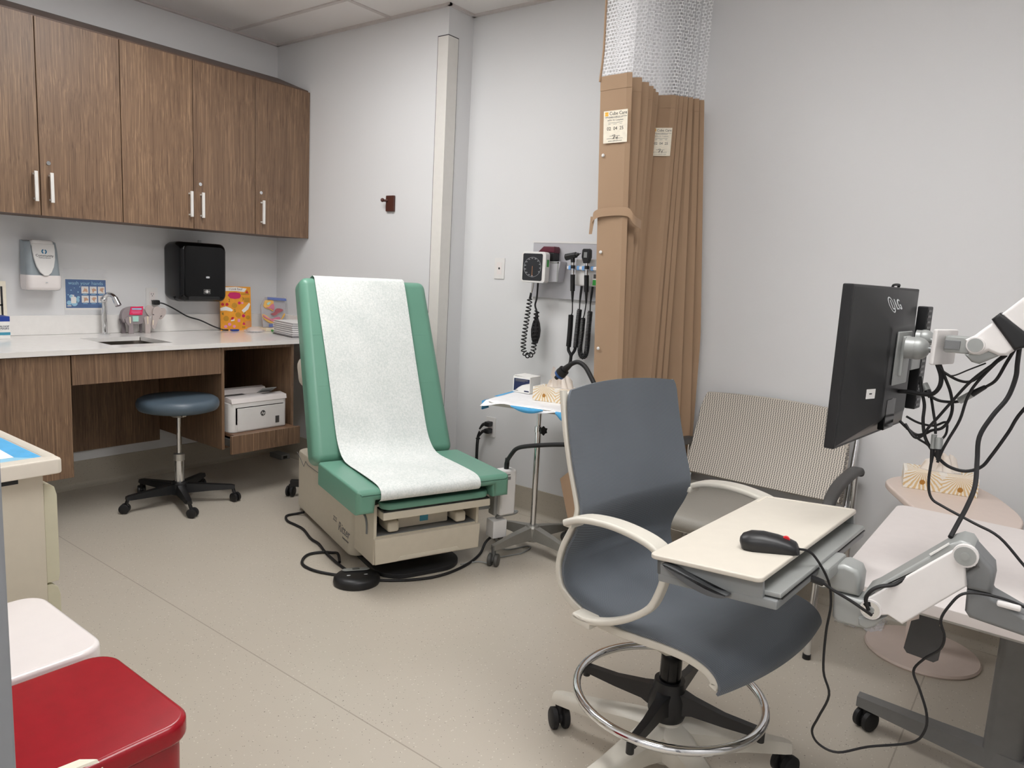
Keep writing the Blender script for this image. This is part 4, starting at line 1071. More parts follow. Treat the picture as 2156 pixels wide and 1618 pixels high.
b = MB(); b.bx(2.10, 2.168, .122, .176, 1.390, 1.4315, .005); b.build('strap', 'black', cf, True)
tf = thing('scope_charger', 'white charging base with blue holders for the scopes', 'charger', (2.38, .15, 1.27))
b = MB(); b.bx(2.305, 2.56, .115, .1795, 1.272, 1.405, .010, 3); b.build('housing', 'white_plastic', tf, True)
b = MB(); b.bx(2.265, 2.55, .098, .116, 1.350, 1.368, .005); bar_ = b.build('holder_bar', 'white_gloss', tf, True)
b = MB()
for x in (2.283, 2.332, 2.362, 2.412): b.bx(x - .008, x + .008, .096, .1175, 1.348, 1.370, .004)
b.build('holder_clips', 'light_blue_plastic', bar_, True)
b = MB(); b.bx(2.412, 2.47, .1138, .1148, 1.279, 1.305); b.build('green_label', 'green_tag', tf, True)
b = MB(); b.bx(2.415, 2.46, .1138, .1148, 1.312, 1.332); b.build('black_label', 'charcoal', tf, True)
def scope(x, label, cat, oto):
    t = thing(cat, label, cat, (x, .085, 1.2))
    b = MB()
    if oto:
        b.cyl((x - .038, .083, 1.409), (x + .02, .083, 1.422), .017, .014); b.cyl((x + .02, .083, 1.422), (x + .033, .083, 1.426), .011, .007); b.cyl((x + .033, .083, 1.426), (x + .045, .083, 1.429), .003, .002); b.cyl((x, .083, 1.412), (x + .002, .085, 1.385), .011, .010)
    else:
        b.prism([(p[0], p[1] * 1.0) for p in [(-.022, .03), (-.016, .036), (.016, .036), (.022, .03), (.024, -.005), (.012, -.034), (-.012, -.034), (-.024, -.005)]], .026, frame((x, .098, 1.417), (1, 0, 0), (0, 0, 1)), .005)
    b.build('head', 'black', t, True)
    if not oto:
        b = MB(); b.bx(x - .009, x + .009, .071, .0722, 1.41, 1.436); b.build('window', 'tray_grey', t, True)
    b = MB(); b.cyl((x + .002, .086, 1.385), (x + .003, .087, 1.37), .0095); b.cyl((x + .003, .087, 1.356), (x + .004, .088, 1.325), .0095); b.build('metal_neck', 'chrome', t, True)
    b = MB(); b.cyl((x + .003, .087, 1.371), (x + .003, .087, 1.355), .0115); b.cyl((x + .004, .088, 1.326), (x + .008, .09, 1.245), .012, .0115); b.cyl((x + .008, .09, 1.245), (x + .01, .092, 1.19), .008, .004); b.build('handle', 'black', t, True)
    b = MB()
    if oto:
        b.tube([(x + .01, .092, 1.19), (x + .008, .1, 1.14), (x - .004, .11, 1.125)], .003, 8, 4)
        coil(b, [(x - .008, .115, 1.125), (x - .010, .118, 1.04), (x - .014, .12, .965)], .0105, 34, .003)
        coil(b, [(x + .028, .12, .965), (x + .032, .118, 1.05), (x + .04, .115, 1.155)], .0105, 30, .003)
        b.tube([(x + .04, .115, 1.155), (x + .036, .12, 1.2), (x + .034, .13, 1.275)], [.003, .003, .006, .006], 8, 4)
        b.tube([(x - .014, .12, .965), (x - .012, .12, .945), (x + .004, .12, .92), (x + .003, .12, .885)], .008, 8, 4)
        b.tube([(x + .028, .12, .965), (x + .022, .12, .945), (x + .006, .12, .92), (x + .004, .12, .885)], .008, 8, 4); b.ball((x + .004, .12, .882), .011)
    else:
        b.tube([(x + .01, .092, 1.19), (x + .0, .1, 1.14), (x - .012, .11, 1.115)], .003, 8, 4)
        coil(b, [(x - .016, .115, 1.115), (x - .02, .118, 1.04), (x - .026, .12, .965), (x - .014, .12, .925), (x + .008, .12, .93), (x + .016, .12, .975), (x + .018, .118, 1.06), (x + .022, .115, 1.15)], .0105, 62, .003)
        b.tube([(x + .022, .115, 1.15), (x + .018, .12, 1.2), (x + .018, .13, 1.275)], [.003, .003, .006, .006], 8, 4)
    b.build('coiled_cord', 'black_rubber', t, True); return t
scope(2.307, 'black otoscope with horizontal barrel head hanging in the charger', 'otoscope', True)
scope(2.387, 'black ophthalmoscope with flat oval head hanging next to the curtain', 'ophthalmoscope', False)
# plugs and cords at the low outlet
wp = thing('power_plugs', 'pair of black right-angle plugs and cords in low wall outlet', 'plugs', (1.76, .16, .4))
b = MB()
for z in (.467, .427):
    b.bx(1.742, 1.776, .150, YC - .006, z - .014, z + .014, .006, 3); b.tube([(1.748, .165, z), (1.728, .158, z - .008), (1.712, .150, z - .035)], [.011, .009, .0045], 8, 3)
b.build('plug', 'black', wp, True)
b = MB(); b.bx(1.694, 1.716, .140, .158, .372, .38, .003)
for x in (1.699, 1.710): b.tube([(1.712, .150, .42), (x, .15, .385), (x - .004, .15, .33), (x - .006, .152, .2), (x - .004, .13, .06), (x + .03, .05, .008), (x + .06, -.05, .006)], .0042, 8, 5)
b.build('cord', 'black', wp, True)
# ---------------------------------------------------------------- privacy curtain on a ceiling track
cu = thing('privacy_curtain', 'tan pleated privacy curtain with white net top hanging by the wall', 'curtain', (2.83, -.15, .27))
PT = [(2.695, -.40), (2.839, -.406), (2.70, -.37), (2.838, -.325), (2.70, -.30), (2.831, -.251), (2.70, -.23), (2.821, -.192), (2.70, -.17), (2.81, -.15), (2.70, -.12), (2.796, -.095), (2.725, -.06), (2.842, -.021), (2.74, -.012), (2.85, -.010), (2.75, .006), (2.862, .007), (2.76, .022), (2.875, .024), (2.77, .036), (2.89, .042), (2.78, .06), (2.905, .074), (2.80, .10), (2.914, .105), (2.80, .125)]
PL = [(2.698, -.30), (2.838, -.305), (2.70, -.28), (2.838, -.265), (2.70, -.258), (2.838, -.24), (2.70, -.235), (2.838, -.225), (2.70, -.215), (2.838, -.21), (2.70, -.195), (2.83, -.19), (2.73, -.12), (2.845, -.045), (2.74, -.035), (2.855, -.028), (2.75, -.012), (2.872, .0), (2.76, .012), (2.885, .032), (2.77, .045), (2.93, .082), (2.80, .095), (2.967, .107), (2.82, .122), (2.995, .135), (2.83, .15)]
ZB_, ZT_ = .27, 2.093
def cpt(i, z):
    t = (z - .93) / (ZT_ - .93); a, c = PL[i], PT[i]
    lim = max(t, -.45)
    return (min(2.985, a[0] + (c[0] - a[0]) * t), min(a[1] + (c[1] - a[1]) * lim, YC - .012), z)
def cpos(z, refine=3):
    out = []
    for i in range(len(PT) - 1):
        p, q = V(cpt(i, z)), V(cpt(i + 1, z)); n = V((-(q - p).y, (q - p).x, 0)).normalized()
        for t in (0, .25, .5, .72, .86, .95):
            tip = .0045 * max(0, 1 - abs(t - .86) / .14) if i % 2 == 0 else 0
            out.append(p.lerp(q, t) + n * (.004 * sin(pi * t) * (1 if i % 2 else -1) + .002 * sin(z * 3 + i) * sin(pi * t)) + V((0, -tip, 0)))
    out.append(V(cpt(len(PT) - 1, z))); return out
b = MB(); rows = [cpos(ZB_ + (ZT_ - ZB_) * k / 22) for k in range(23)]; b.sheet(rows, .0012); b.build('fabric', 'curtain', cu, True, 25, wn=False)
b = MB()   # top hem: a second layer stitched along the upper edge
b.sheet([[p + V((0, -.0016, 0)) for p in cpos(z)] for z in (2.045, 2.07, 2.098)], .0012); b.build('hem', 'curtain', cu, True, 25, wn=False)
zs = [2.09 + (2.66 - 2.09) * k / 10 for k in range(11)]
rows = [[V((p.x, p.y, z)) for p in cpos(ZT_)] for z in zs]
L_ = [0]
for a, c in zip(rows[0], rows[0][1:]): L_.append(L_[-1] + (c - a).length)
b = MB(); b.sheet(rows, 0, uv=lambda i, j: (L_[j], zs[i])); b.build('net', 'net', cu, True, 25, wn=False)
b = MB(); b.tube([(2.693, -.402, 2.08), (2.700, -.40, 2.2), (2.697, -.401, 2.4), (2.699, -.40, 2.66)], .005, 6, 3); b.build('net_border', 'curtain', cu, True)
b = MB(); b.bx(2.815, 2.845, -.9, YC - .001, 2.662, CEIL - .007, .002); o = b.build('curtain_track', 'white_plastic'); solo(o, (2.83, -.4, 2.662)); tag(o, 'white ceiling track carrying the tan privacy curtain', 'curtain track')
def plabel(i, u0, u1, z0, z1, off=-.0045):
    def at(u, z): return V(cpt(i, z)).lerp(V(cpt(i + 1, z)), u)
    o_ = at(u0, z0); r = at(u1, z0) - o_; up = at(u0, z1) - o_
    M = frame(o_, r, up); return M @ T(0, 0, -off), r.length, up.length
def curtain_label(i, u0, u1, z0, z1, off=-.0105):
    M, w, h = plabel(i, u0, u1, z0, z1, off)
    b = MB(); b.prism([(0, 0), (w, 0), (w, h), (0, h)], .0008, M); lb = b.build('care_label', 'sticker_cream', cu, True, label='white care label with handwritten date')
    k = w / .112
    b = MB()
    for a in range(4):
        b.prism([(p[0] + .0145 * k + .0055 * k * cos(pi / 4 + a * pi / 2), p[1] + h - .0125 * k + .0055 * k * sin(pi / 4 + a * pi / 2)) for p in ellipse(.0045 * k, .0045 * k, 8)], .0004, M @ T(0, 0, .0009))
    b.build('logo_flower', 'yellow_print', lb, True)
    b = MB(); t = lambda s_, x, y, z_, al='CENTER': b.text(s_, z_ * k, M @ T(x * w, h * y, .001), al, .0002)
    t('Cube Care', .61, .905, .0185); t('02  04  25', .5, .44, .019)
    b.build('lettering', 'ink', lb, True)
    b = MB(); t('DISPOSABLE CUBICLE CURTAIN', .52, .80, .0072); t('NFPA 701 Compliant', .5, .70, .0085); t('www.cubecare.com', .5, .065, .0082)
    for y_, x0, x1 in ((.77, .2, .8), (.62, .2, .8), (.575, .2, .3), (.575, .42, .56), (.575, .68, .78), (.21, .27, .7), (.13, .15, .82)): b.prism([(x0 * w, h * y_), (x1 * w, h * y_), (x1 * w, h * y_ + .0012), (x0 * w, h * y_ + .0012)], .0003, M @ T(0, 0, .0009))
    b.build('small_print', 'ink_grey', lb, True)
    b = MB(); b.tube([M @ V((x * w, y * h, .0014)) for x, y in ((.38, .23), (.5, .25), (.44, .17), (.42, .12), (.5, .19), (.56, .14), (.6, .2), (.58, .1))], .0007, 5, 3); b.build('signature', 'ink', lb, True)
curtain_label(0, .18, .94, 1.845, 1.966)
curtain_label(12, .30, .97, 1.845, 1.962)
for i, u, z in ((0, .17, 1.80), (0, .17, 1.42), (0, .17, 1.02), (12, .25, 1.40), (12, .2, 1.02)):
    p = V(cpt(i, z)).lerp(V(cpt(i + 1, z)), u); b = MB(); M = frame(p + V((0, -.0075, 0)), (1, 0, 0), (0, .0, 1)); b.lathe([(0, .004), (.004, .004), (.007, .001), (.007, 0), (0, 0)], M, 16); b.build('snap', 'white_plastic', cu, True)
b = MB()   # tie strap across the front pleat
yz = -.355
G = [[V((x, y, z + h)) for h in (-.017, .017)] for x, y, z in catmull([(2.872, yz + .05, 1.535), (2.868, yz - .005, 1.55), (2.845, yz - .016, 1.578), (2.79, yz - .018, 1.582), (2.73, yz - .018, 1.578), (2.70, yz - .014, 1.572), (2.684, yz - .012, 1.562), (2.679, yz - .008, 1.548)], 4)]
b.sheet(G, .0014)
G = [[V((2.690 - .003 * k - w * (1 - .06 * k), yz - .010 + .002 * k, 1.562 - .014 * k)) for w in (0, .020)] for k in range(6)]
b.sheet(G, .0014); b.build('tie_strap', 'curtain', cu, True, wn=False)

# ---------------------------------------------------------------- wide guest chair against the wall
bn = thing('guest_chair', 'wide guest chair with patterned beige back against the wall', 'chair', (3.345, -.12, 0))
BX0, BX1 = 3.0, 3.675
G0, G1 = [], []
for i in range(13):
    t = i / 12; z = .492 + .345 * t; r0, r1 = [], []
    for j in range(17):
        u = j / 16 * 2 - 1
        ins = .028 * t ** 1.5 + .02 * (1 - t) * 0 + (.012 * max(0, t - .85) / .15)
        x = (BX0 + BX1) / 2 + u * ((BX1 - BX0) / 2 - .012 - ins)
        bow = .030 * u * u
        y = .045 + .085 * t + .02 * sin(pi * t) - bow
        r0.append((x, y - .002, z + .010 * (1 - u * u) * (t - .5) * 2))
        r1.append((x, y + .040 - .008 * (i in (0, 12)), z + .010 * (1 - u * u) * (t - .5) * 2))
    G0.append(r0); G1.append(r1)
b = MB(); b.sheet([[V(a) for a in r0] for r0 in G0], .038); b.build('backrest', 'bench_fabric', bn, True, 60)
b = MB()
pf_ = [(-.44, .372), (-.455, .395), (-.452, .42), (-.43, .438), (-.38, .444), (-.2, .434), (0, .44), (.06, .44), (.06, .39), (-.2, .375), (-.40, .366)]
b.prism(pf_, BX1 - BX0 - .05, frame((BX0 + .025, 0, 0), (0, 1, 0), (0, 0, 1)) , .012, 3); b.build('seat', 'vinyl_grey', bn, True, 50)
for sx_, X in ((-1, BX0 - .004), (1, BX1 + .022)):
    b = MB(); b.tube([(X, -.357, .0), (X, -.345, .30), (X, -.335, .53)], .0125, 12, 3); b.build('leg', 'chrome', bn, True)
    b = MB(); b.tube([(X, .15, .0), (X, .11, .30), (X, .09, .44), (X, .085, .60)], .0125, 12, 3); b.build('leg', 'chrome', bn, True)
    b = MB(); b.cyl((X, -.357, .0005), (X, -.356, .018), .0145); b.cyl((X, .15, .0005), (X, .148, .018), .0145); b.build('foot_cap', 'black', bn, True)
    b = MB(); P = catmull([(X, .125, .600), (X, .10, .612), (X, .0, .618), (X, -.15, .612), (X, -.24, .596), (X, -.30, .566), (X, -.33, .525)], 4)
    b.sweep(P, lambda u: [(p[0], p[1]) for p in rrect(.050 - .01 * u, .032, .012)], (1, 0, 0)); b.build('armrest', 'charcoal', bn, True, 50)
b = MB()
b.bx(BX0, BX1 + .02, -.37, -.35, .345, .366); b.build('cross_rail', 'chrome', bn, True)
b = MB(); b.bx(BX0, BX1 + .02, .05, .07, .345, .366); b.build('cross_rail', 'chrome', bn, True)
for x in (BX0 + .012, BX1):
    b = MB(); b.tube([(x, .05, .38), (x, .09, .46), (x, .12, .6), (x, .16, .76)], .009, 10, 3); b.build('back_support', 'chrome', bn, True)

# ---------------------------------------------------------------- pink-beige side table by the wall with a tissue box
stb = thing('side_table', 'pale pink-beige pedestal side table behind the white desk', 'side table', (4.0, -.02, 0))
ov = [(p.x, p.y) for p in catmull([(3.826, -.03, 0), (3.845, .055, 0), (3.905, .135, 0), (4.0, .165, 0), (4.086, .145, 0), (4.15, .06, 0), (4.193, -.03, 0), (4.24, -.16, 0), (4.258, -.27, 0), (4.24, -.38, 0), (4.17, -.46, 0), (4.08, -.46, 0), (4.0, -.405, 0), (3.945, -.315, 0), (3.888, -.20, 0), (3.842, -.10, 0)], 4, True)]
b = MB(); b.prism(ov, .022, T(0, 0, .608), .006, 3); b.build('table_top', 'table_pink', stb, True, 50)
b = MB(); b.lathe([(.030, .02), (.030, .6075)], T(3.985, -.02, 0), 28); b.build('column', 'table_pink', stb, True)
b = MB(); b.lathe([(0, .0005), (.190, .0005), (.192, .006), (.187, .013), (.1, .019), (.034, .024), (.031, .03), (0, .03)], T(4.012, -.005, 0), 48); b.build('base', 'table_pink', stb, True, 50)
tissue_box('starburst tissue box on the pink-beige side table behind the cables', (3.992, -.022, .6302), 11)
# crumpled clear wrap on the floor
cw = thing('plastic_wrap', 'crumpled clear plastic wrap on floor beside the side table base', 'plastic wrap', (3.78, .08, 0))
G = [[(3.70 + .17 * i / 14, .02 + .12 * j / 8 + .015 * sin(i), .004 + .035 * abs(sin(i * 1.7 + j * 2.3)) * sin(pi * j / 8) + .01 * abs(sin(j * 3.1 + i))) for j in range(9)] for i in range(15)]
b = MB(); b.sheet(G, .0006); b.build('film', 'clear_film', cw, True, 20, wn=False)

# ---------------------------------------------------------------- white desk on a T-leg with caster
DZ = .66
dk = thing('desk', 'white height-adjustable desk on grey T-leg at right', 'desk', (4.4, -.86, 0))
b = MB(); b.prism([(p[0] + 4.385, p[1] - .86) for p in rrect(.90, .79, .035)], .026, T(0, 0, DZ - .026), .003); b.build('desk_top', 'desk_white', dk, True)
b = MB(); b.prism([(p[0] + 4.385, p[1] - .86) for p in rrect(.88, .77, .03)], .006, T(0, 0, DZ - .033)); b.build('edge_band', 'desk_edge', dk, True)
b = MB(); b.prism([(p[0] + 4.297, p[1] - .715) for p in rrect(.092, .058, .020)], .56, T(0, 0, .065)); b.build('column', 'desk_metal', dk, True)
b = MB(); b.prism([(p[0] + 4.297, p[1] - .715) for p in rrect(.076, .044, .014)], .1, T(0, 0, .55)); b.bx(4.05, 4.6, -.76, -.67, .612, .632); b.build('inner_column', 'desk_metal', dk, True)
b = MB(); b.loft([[(x, -.66 - .055 * (x - 3.93) / .36 + s_ * w, z) for s_, z in ((-1, z0), (1, z0), (.9, z1), (-.9, z1))] for x, w, z0, z1 in ((3.925, .020, .066, .096), (4.10, .026, .062, .103), (4.30, .034, .058, .112), (4.6, .03, .06, .105), (4.72, .02, .066, .096))]); b.build('foot', 'desk_metal', dk, True)
for x in (3.955, 4.69):
    b = MB(); caster(b, x, -.665 - .055 * (x - 3.93) / .36, .031, .052, -.5, (x, -.665 - .055 * (x - 3.93) / .36, .07)); b.build('caster', 'black_rubber', dk, True)
b = MB(); b.prism([(-.022, .0), (-.020, -.016), (-.034, -.026), (-.036, -.09), (-.028, -.098), (.026, -.098), (.034, -.09), (.034, -.026), (.020, -.016), (.022, 0)], .004, frame((4.125, -1.16, .60), (1, .0, -.06), (0, .25, 1)), .001); b.bx(4.10, 4.15, -1.17, -1.12, .598, .626); b.build('height_paddle', 'charcoal', dk, True)
b = MB(); b.bx(4.09, 4.10, -1.17, -1.13, .600, .626); b.bx(4.15, 4.165, -1.17, -1.13, .600, .626); b.build('paddle_bracket', 'dark_metal', dk, True)

pu = thing('pedestal_unit', 'grey pedestal unit under the desk, cut off by the right picture edge', 'cabinet', (4.55, -.06, 0))
b = MB(); b.bx(4.318, 4.76, -.27, .15, .012, .60, .003); b.build('body', 'desk_edge', pu, True)
b = MB(); b.bx(4.322, 4.755, -.265, .145, .0005, .012); b.build('plinth', 'black', pu, True)

# ---------------------------------------------------------------- keyboard tray on its articulated arm
kt = thing('keyboard_tray', 'cream-topped keyboard tray on a white articulated arm over chair', 'keyboard tray', (3.82, -1.42, .72))
Mk = T(3.816, -1.428, .790) @ RZ(-3) @ RY(-5.1)
b = MB(); b.prism(rrect(.226, .590, .013), .010, Mk @ T(0, 0, -.010), .003, 3); kt_top = b.build('tray_top', 'cream_tray', kt, True)
b = MB(); b.bx(-.098, .100, .277, .285, -.0015, .0006, .0003, 1, Mk); b.bx(-.104, -.097, .218, .285, -.0015, .0006, .0003, 1, Mk); b.build('pen_groove', 'offwhite', kt_top, True)
b = MB()
b.bx(-.104, .134, -.277, .277, -.060, -.0426, .004, 2, Mk); b.bx(-.104, -.097, -.277, .277, -.044, -.0105, 0, 1, Mk)
b.bx(-.104, .108, -.277, -.268, -.044, -.0105, 0, 1, Mk); b.bx(-.104, .112, .268, .279, -.060, -.0105, 0, 1, Mk)
b.build('tray_body', 'tray_grey', kt, True)
b = MB(); b.bx(-.095, .138, -.268, .268, -.0400, -.030, .003, 2, Mk); b.build('keyboard_shelf', 'arm_grey', kt, True)
b = MB(); b.bx(.100, .1385, -.262, .266, -.0425, -.0402, 0, 1, Mk); b.build('shelf_slot', 'black', kt, True)
b = MB(); b.prism([(p[0], p[1]) for p in catmull([(-.085, -.018, 0), (-.06, -.020, 0), (-.02, -.034, 0), (.02, -.046, 0), (.05, -.048, 0), (.04, -.058, 0), (.01, -.060, 0), (-.03, -.050, 0), (-.07, -.030, 0)], 3, True)], .02, Mk @ frame((0, -.277, .003), (1, 0, 0), (0, 0, 1)), .004); b.build('release_handle', 'tray_dark', kt, True)
def plate(pts, y0, y1, r=.004): return [(x, z) for x, z in pts], y1 - y0, frame((0, y1, 0), (1, 0, 0), (0, 0, 1)), r
def parm(name, mat, pts, y0, y1, r=.004, smooth=0):
    if smooth: pts = [(p.x, p.y) for p in catmull([(a, c, 0) for a, c in pts], smooth, True)]
    b = MB(); P, h, M, r = plate(pts, y0, y1, r); b.prism(P, h, M, r, 3); return b.build(name, mat, kt, True, 50)
b = MB(); b.box((.134 + .008, .0, -.052), (.03, .12, .028), .006, 2, Mk); b.cyl((3.946, -1.42, .714), (3.946, -1.345, .714), .0205); b.build('tilt_pivot', 'arm_grey', kt, True)
b = MB(); b.cyl((3.946, -1.4212, .714), (3.946, -1.426, .714), .016); b.build('tilt_dial', 'chrome', kt, True)
parm('swivel_block', 'arm_grey', [(3.950, 0.734), (3.964, 0.754), (3.988, 0.764), (4.013, 0.758), (4.021, 0.743), (4.021, 0.704), (3.978, 0.701), (3.955, 0.706)], -1.443, -1.378, .010)
parm('lower_block', 'arm_grey', [(3.975, 0.701), (4.025, 0.701), (4.043, 0.706), (4.053, 0.678), (4.053, 0.650), (4.039, 0.643), (3.988, 0.639), (3.978, 0.650)], -1.448, -1.387, .008)
parm('tongue', 'arm_grey', [(4.029, 0.669), (4.062, 0.679), (4.079, 0.689), (4.060, 0.662), (4.046, 0.651), (4.031, 0.655)], -1.462, -1.420, .004)
parm('arm_rail', 'arm_grey', [(4.031, 0.710), (4.035, 0.727), (4.050, 0.740), (4.165, 0.862), (4.180, 0.872), (4.195, 0.871), (4.204, 0.860), (4.170, 0.836)], -1.462, -1.385, .006)
parm('arm_cover', 'arm_white', [(4.039, 0.714), (4.170, 0.852), (4.187, 0.858), (4.209, 0.850), (4.208, 0.832), (4.193, 0.826), (4.200, 0.791), (4.107, 0.685), (4.081, 0.695), (4.066, 0.689), (4.052, 0.680), (4.039, 0.684)], -1.469, -1.453, .004)
b = MB(); b.prism([(p.x, p.z) for p in (V((4.134, 0, .833)), V((4.162, 0, .863)), V((4.164, 0, .860)), V((4.137, 0, .830)))], .003, frame((0, -1.460, 0), (1, 0, 0), (0, 0, 1)), .0005); b.build('rail_slot', 'white_plastic', kt, True)
for x, z, r, m2 in ((4.191, .848, .021, 'arm_grey'), (4.051, .698, .0195, 'chrome')):
    b = MB(); b.cyl((x, -1.462, z), (x, -1.473, z), r); pv = b.build('pivot_ring', 'arm_white', kt, True)
    b = MB(); b.cyl((x, -1.4728, z), (x, -1.4745, z), r * .84); d_ = b.build('pivot_cap', m2, pv, True)
    b = MB(); b.cyl((x, -1.4743, z), (x, -1.476, z), r * .34); b.build('screw', 'arm_grey', pv, True)
parm('elbow', 'arm_mid', [(4.174, 0.863), (4.183, 0.870), (4.196, 0.868), (4.235, 0.832), (4.239, 0.813), (4.238, 0.784), (4.200, 0.782), (4.196, 0.794), (4.191, 0.810), (4.206, 0.828)], -1.457, -1.390, .008)
parm('wall_bracket', 'arm_mid', [(4.200, 0.781), (4.238, 0.783), (4.241, 0.779), (4.263, 0.771), (4.289, 0.761), (4.438, 0.734), (4.596, 0.723), (4.596, 0.669), (4.438, 0.688), (4.299, 0.723), (4.210, 0.730), (4.202, 0.740)], -1.459, -1.388, .008)
b = MB(); b.bx(4.577, 4.898, -1.457, -1.392, .66, .734, .01); b.bx(4.87, 4.899, -1.50, -1.15, .45, 1.9, .01); b.build('wall_track', 'arm_grey', kt, True)
b = MB(); b.box((4.266, -1.462, .774), (.037, .011, .011), .004, 2); b.build('cable_clip', 'arm_white', kt, True)

# computer mouse and its cable
mo = thing('computer_mouse', 'black computer mouse with red scroll wheel on the keyboard tray', 'mouse', (3.870, -1.562, .7958), 15)
mo.rotation_euler = (0, radians(-5), radians(15))
b = MB(); b.loft([[V((x, w * cos(pi * i / 12), z0 + (h - z0) * sin(pi * i / 12) ** .8)) for i in range(13)] + [V((x + .004, -w * .9, .0005)), V((x + .004, w * .9, .0005))] for x, w, h, z0 in ((-.058, .012, .022, .016), (-.052, .024, .030, .014), (-.035, .031, .037, .013), (-.01, .031, .038, .012), (.02, .029, .033, .011), (.045, .028, .025, .010), (.056, .025, .020, .009), (.060, .018, .015, .008))]); bmesh.ops.scale(b.bm, vec=(.92, .92, .95), verts=b.bm.verts); mbod = b.build('body', 'black', mo, False, 50)
b = MB(); b.cyl((.033, -.004, .0232), (.033, .004, .0232), .0072); b.build('scroll_wheel', 'mouse_red', mo)
def wcable(pts, r, name, parent, mat='black_rubber', sub=5):
    b = MB(); b.tube(pts, r, 8, sub); return b.build(name, mat, parent, True)
kc = wcable([(3.923, -1.548, .808), (3.945, -1.525, .797), (3.972, -1.495, .743), (3.980, -1.479, .688), (3.976, -1.472, .623), (3.979, -1.466, .539), (3.994, -1.459, .488), (3.978, -1.453, .428), (3.968, -1.448, .389), (3.983, -1.439, .361), (4.020, -1.434, .357), (4.073, -1.429, .392), (4.146, -1.429, .435), (4.166, -1.429, .469), (4.165, -1.429, .506), (4.148, -1.429, .549), (4.133, -1.429, .583), (4.149, -1.439, .619), (4.173, -1.458, .655), (4.178, -1.472, .688), (4.169, -1.479, .720), (4.180, -1.480, .754), (4.196, -1.478, .779), (4.224, -1.468, .785), (4.263, -1.457, .782), (4.299, -1.450, .772)], .0025, 'cable', mo)
kb = thing('keyboard_cable', 'short black keyboard cable with ferrite running to the arm pivot', 'cable', (3.97, -1.48, .70))
wcable([(3.905, -1.575, .757), (3.932, -1.541, .754), (3.960, -1.513, .743), (3.983, -1.504, .729), (4.015, -1.494, .714), (4.039, -1.487, .701), (4.055, -1.479, .690)], .003, 'cable', kb)
b = MB(); b.cyl((3.941, -1.531, .751), (3.966, -1.510, .739), .007); b.build('ferrite', 'black', kb, True)
wcable([(4.048, -1.479, .699), (4.042, -1.484, .720), (4.048, -1.486, .739), (4.062, -1.481, .752), (4.085, -1.470, .760), (4.103, -1.464, .778)], .0038, 'cable', kb)

# ---------------------------------------------------------------- monitor seen from behind, and its arm
mn = thing('monitor', 'black monitor seen from behind on a grey wall arm', 'monitor', (3.955, -1.15, .985), -5.1)
MZ = lambda z: z - .985
b = MB(); b.box((-.011, 0, .171), (.022, .502, .342), .003, 2); mb2 = b.build('shell', 'black', mn)
b = MB(); b.loft([[V((.0002, y, z)) for y, z in ((-.245, .006), (.245, .006), (.245, .336), (-.245, .336))], [V((.036, y, z)) for y, z in ((-.10, .05), (.10, .05), (.10, .26), (-.10, .26))], [V((.040, y, z)) for y, z in ((-.09, .06), (.09, .06), (.09, .25), (-.09, .25))]]); b.build('back_cover', 'black', mn)
b = MB(); b.box((-.0225, 0, .173), (.0012, .482, .318)); b.build('screen', 'black_gloss', mn)
Ml = frame((.0165, .0, .302), (0, 1, 0), (-.47, 0, 1))
b = MB(); b.prism(ellipse(.019, .019, 28), .0006, Ml @ T(-.035, 0, 0)); 
ring = ellipse(.019, .019, 32)
b = MB()
for i in range(32):
    p, q = ring[i], ring[(i + 1) % 32]; b.prism([p, q, (q[0] * .86, q[1] * .86), (p[0] * .86, p[1] * .86)], .0006, Ml @ T(-.035, 0, 0))
b.bx(-.0365, -.0335, -.011, .011, 0, .0008, M=Ml); b.bx(-.0365, -.026, -.011, -.008, 0, .0008, M=Ml); b.text('LG', .036, Ml @ T(.016, 0, .0002)); b.build('logo', 'silver_print', mb2)
b = MB(); b.prism(rrect(.034, .021, .001), .0008, frame((.0255, -.14, .112), (.25, 1, 0), (0, 0, 1))); lbk = b.build('label_sticker', 'sticker_white', mn)
b = MB(); b.prism([(-.006, -.001), (.004, -.001), (.004, .0015), (-.006, .0015)], .0003, frame((.0264, -.14, .112), (.25, 1, 0), (0, 0, 1))); b.build('print_line', 'ink', lbk)
b = MB(); b.box((.034, -.03, .06), (.014, .07, .07), .002, 1); b.build('port_recess', 'black_gloss', mn)
b = MB(); b.tube([(-.012, .06, .342), (-.010, .062, .347), (-.009, .10, .348), (-.012, .105, .342)], .003, 8, 3); b.build('privacy_clip', 'black', mn)
b = MB(); b.box((.0425, 0, .185), (.004, .11, .12), .002, 1); b.box((.047, .0, .19), (.010, .05, .09), .004, 2); b.build('vesa_plate', 'arm_grey', mn)
pcx = thing('mini_computer', 'black vented slab mounted between the monitor and arm plate', 'computer', (4.0, -.93, 1.03), -5.1)
b = MB(); b.box((0, 0, .128), (.024, .05, .255), .003, 2); b.build('case', 'black', pcx)
b = MB()
for k in range(18): b.box((.0125, -.006, .012 + k * .0137), (.0008, .03, .006), 0, 1)
b.build('vents', 'black_gloss', pcx)
b = MB(); b.box((.004, -.06, .128), (.012, .08, .05), .003, 2); b.build('mount', 'arm_grey', pcx)
ma = thing('articulated_mount', 'grey and white jointed monitor arm holding the black monitor', 'monitor arm', (4.2, -1.2, 1.2))
b = MB(); b.ball((4.027, -1.165, 1.195), .025, (1, 1, 1)); b.cyl((4.004, -1.165, 1.195), (4.022, -1.165, 1.195), .0245); b.build('ball_joint', 'arm_grey', ma, True)
b = MB(); b.ball((4.03, -1.10, 1.215), .02); b.cyl((4.012, -1.10, 1.215), (4.03, -1.10, 1.215), .018); b.build('ball_joint', 'arm_grey', ma, True)
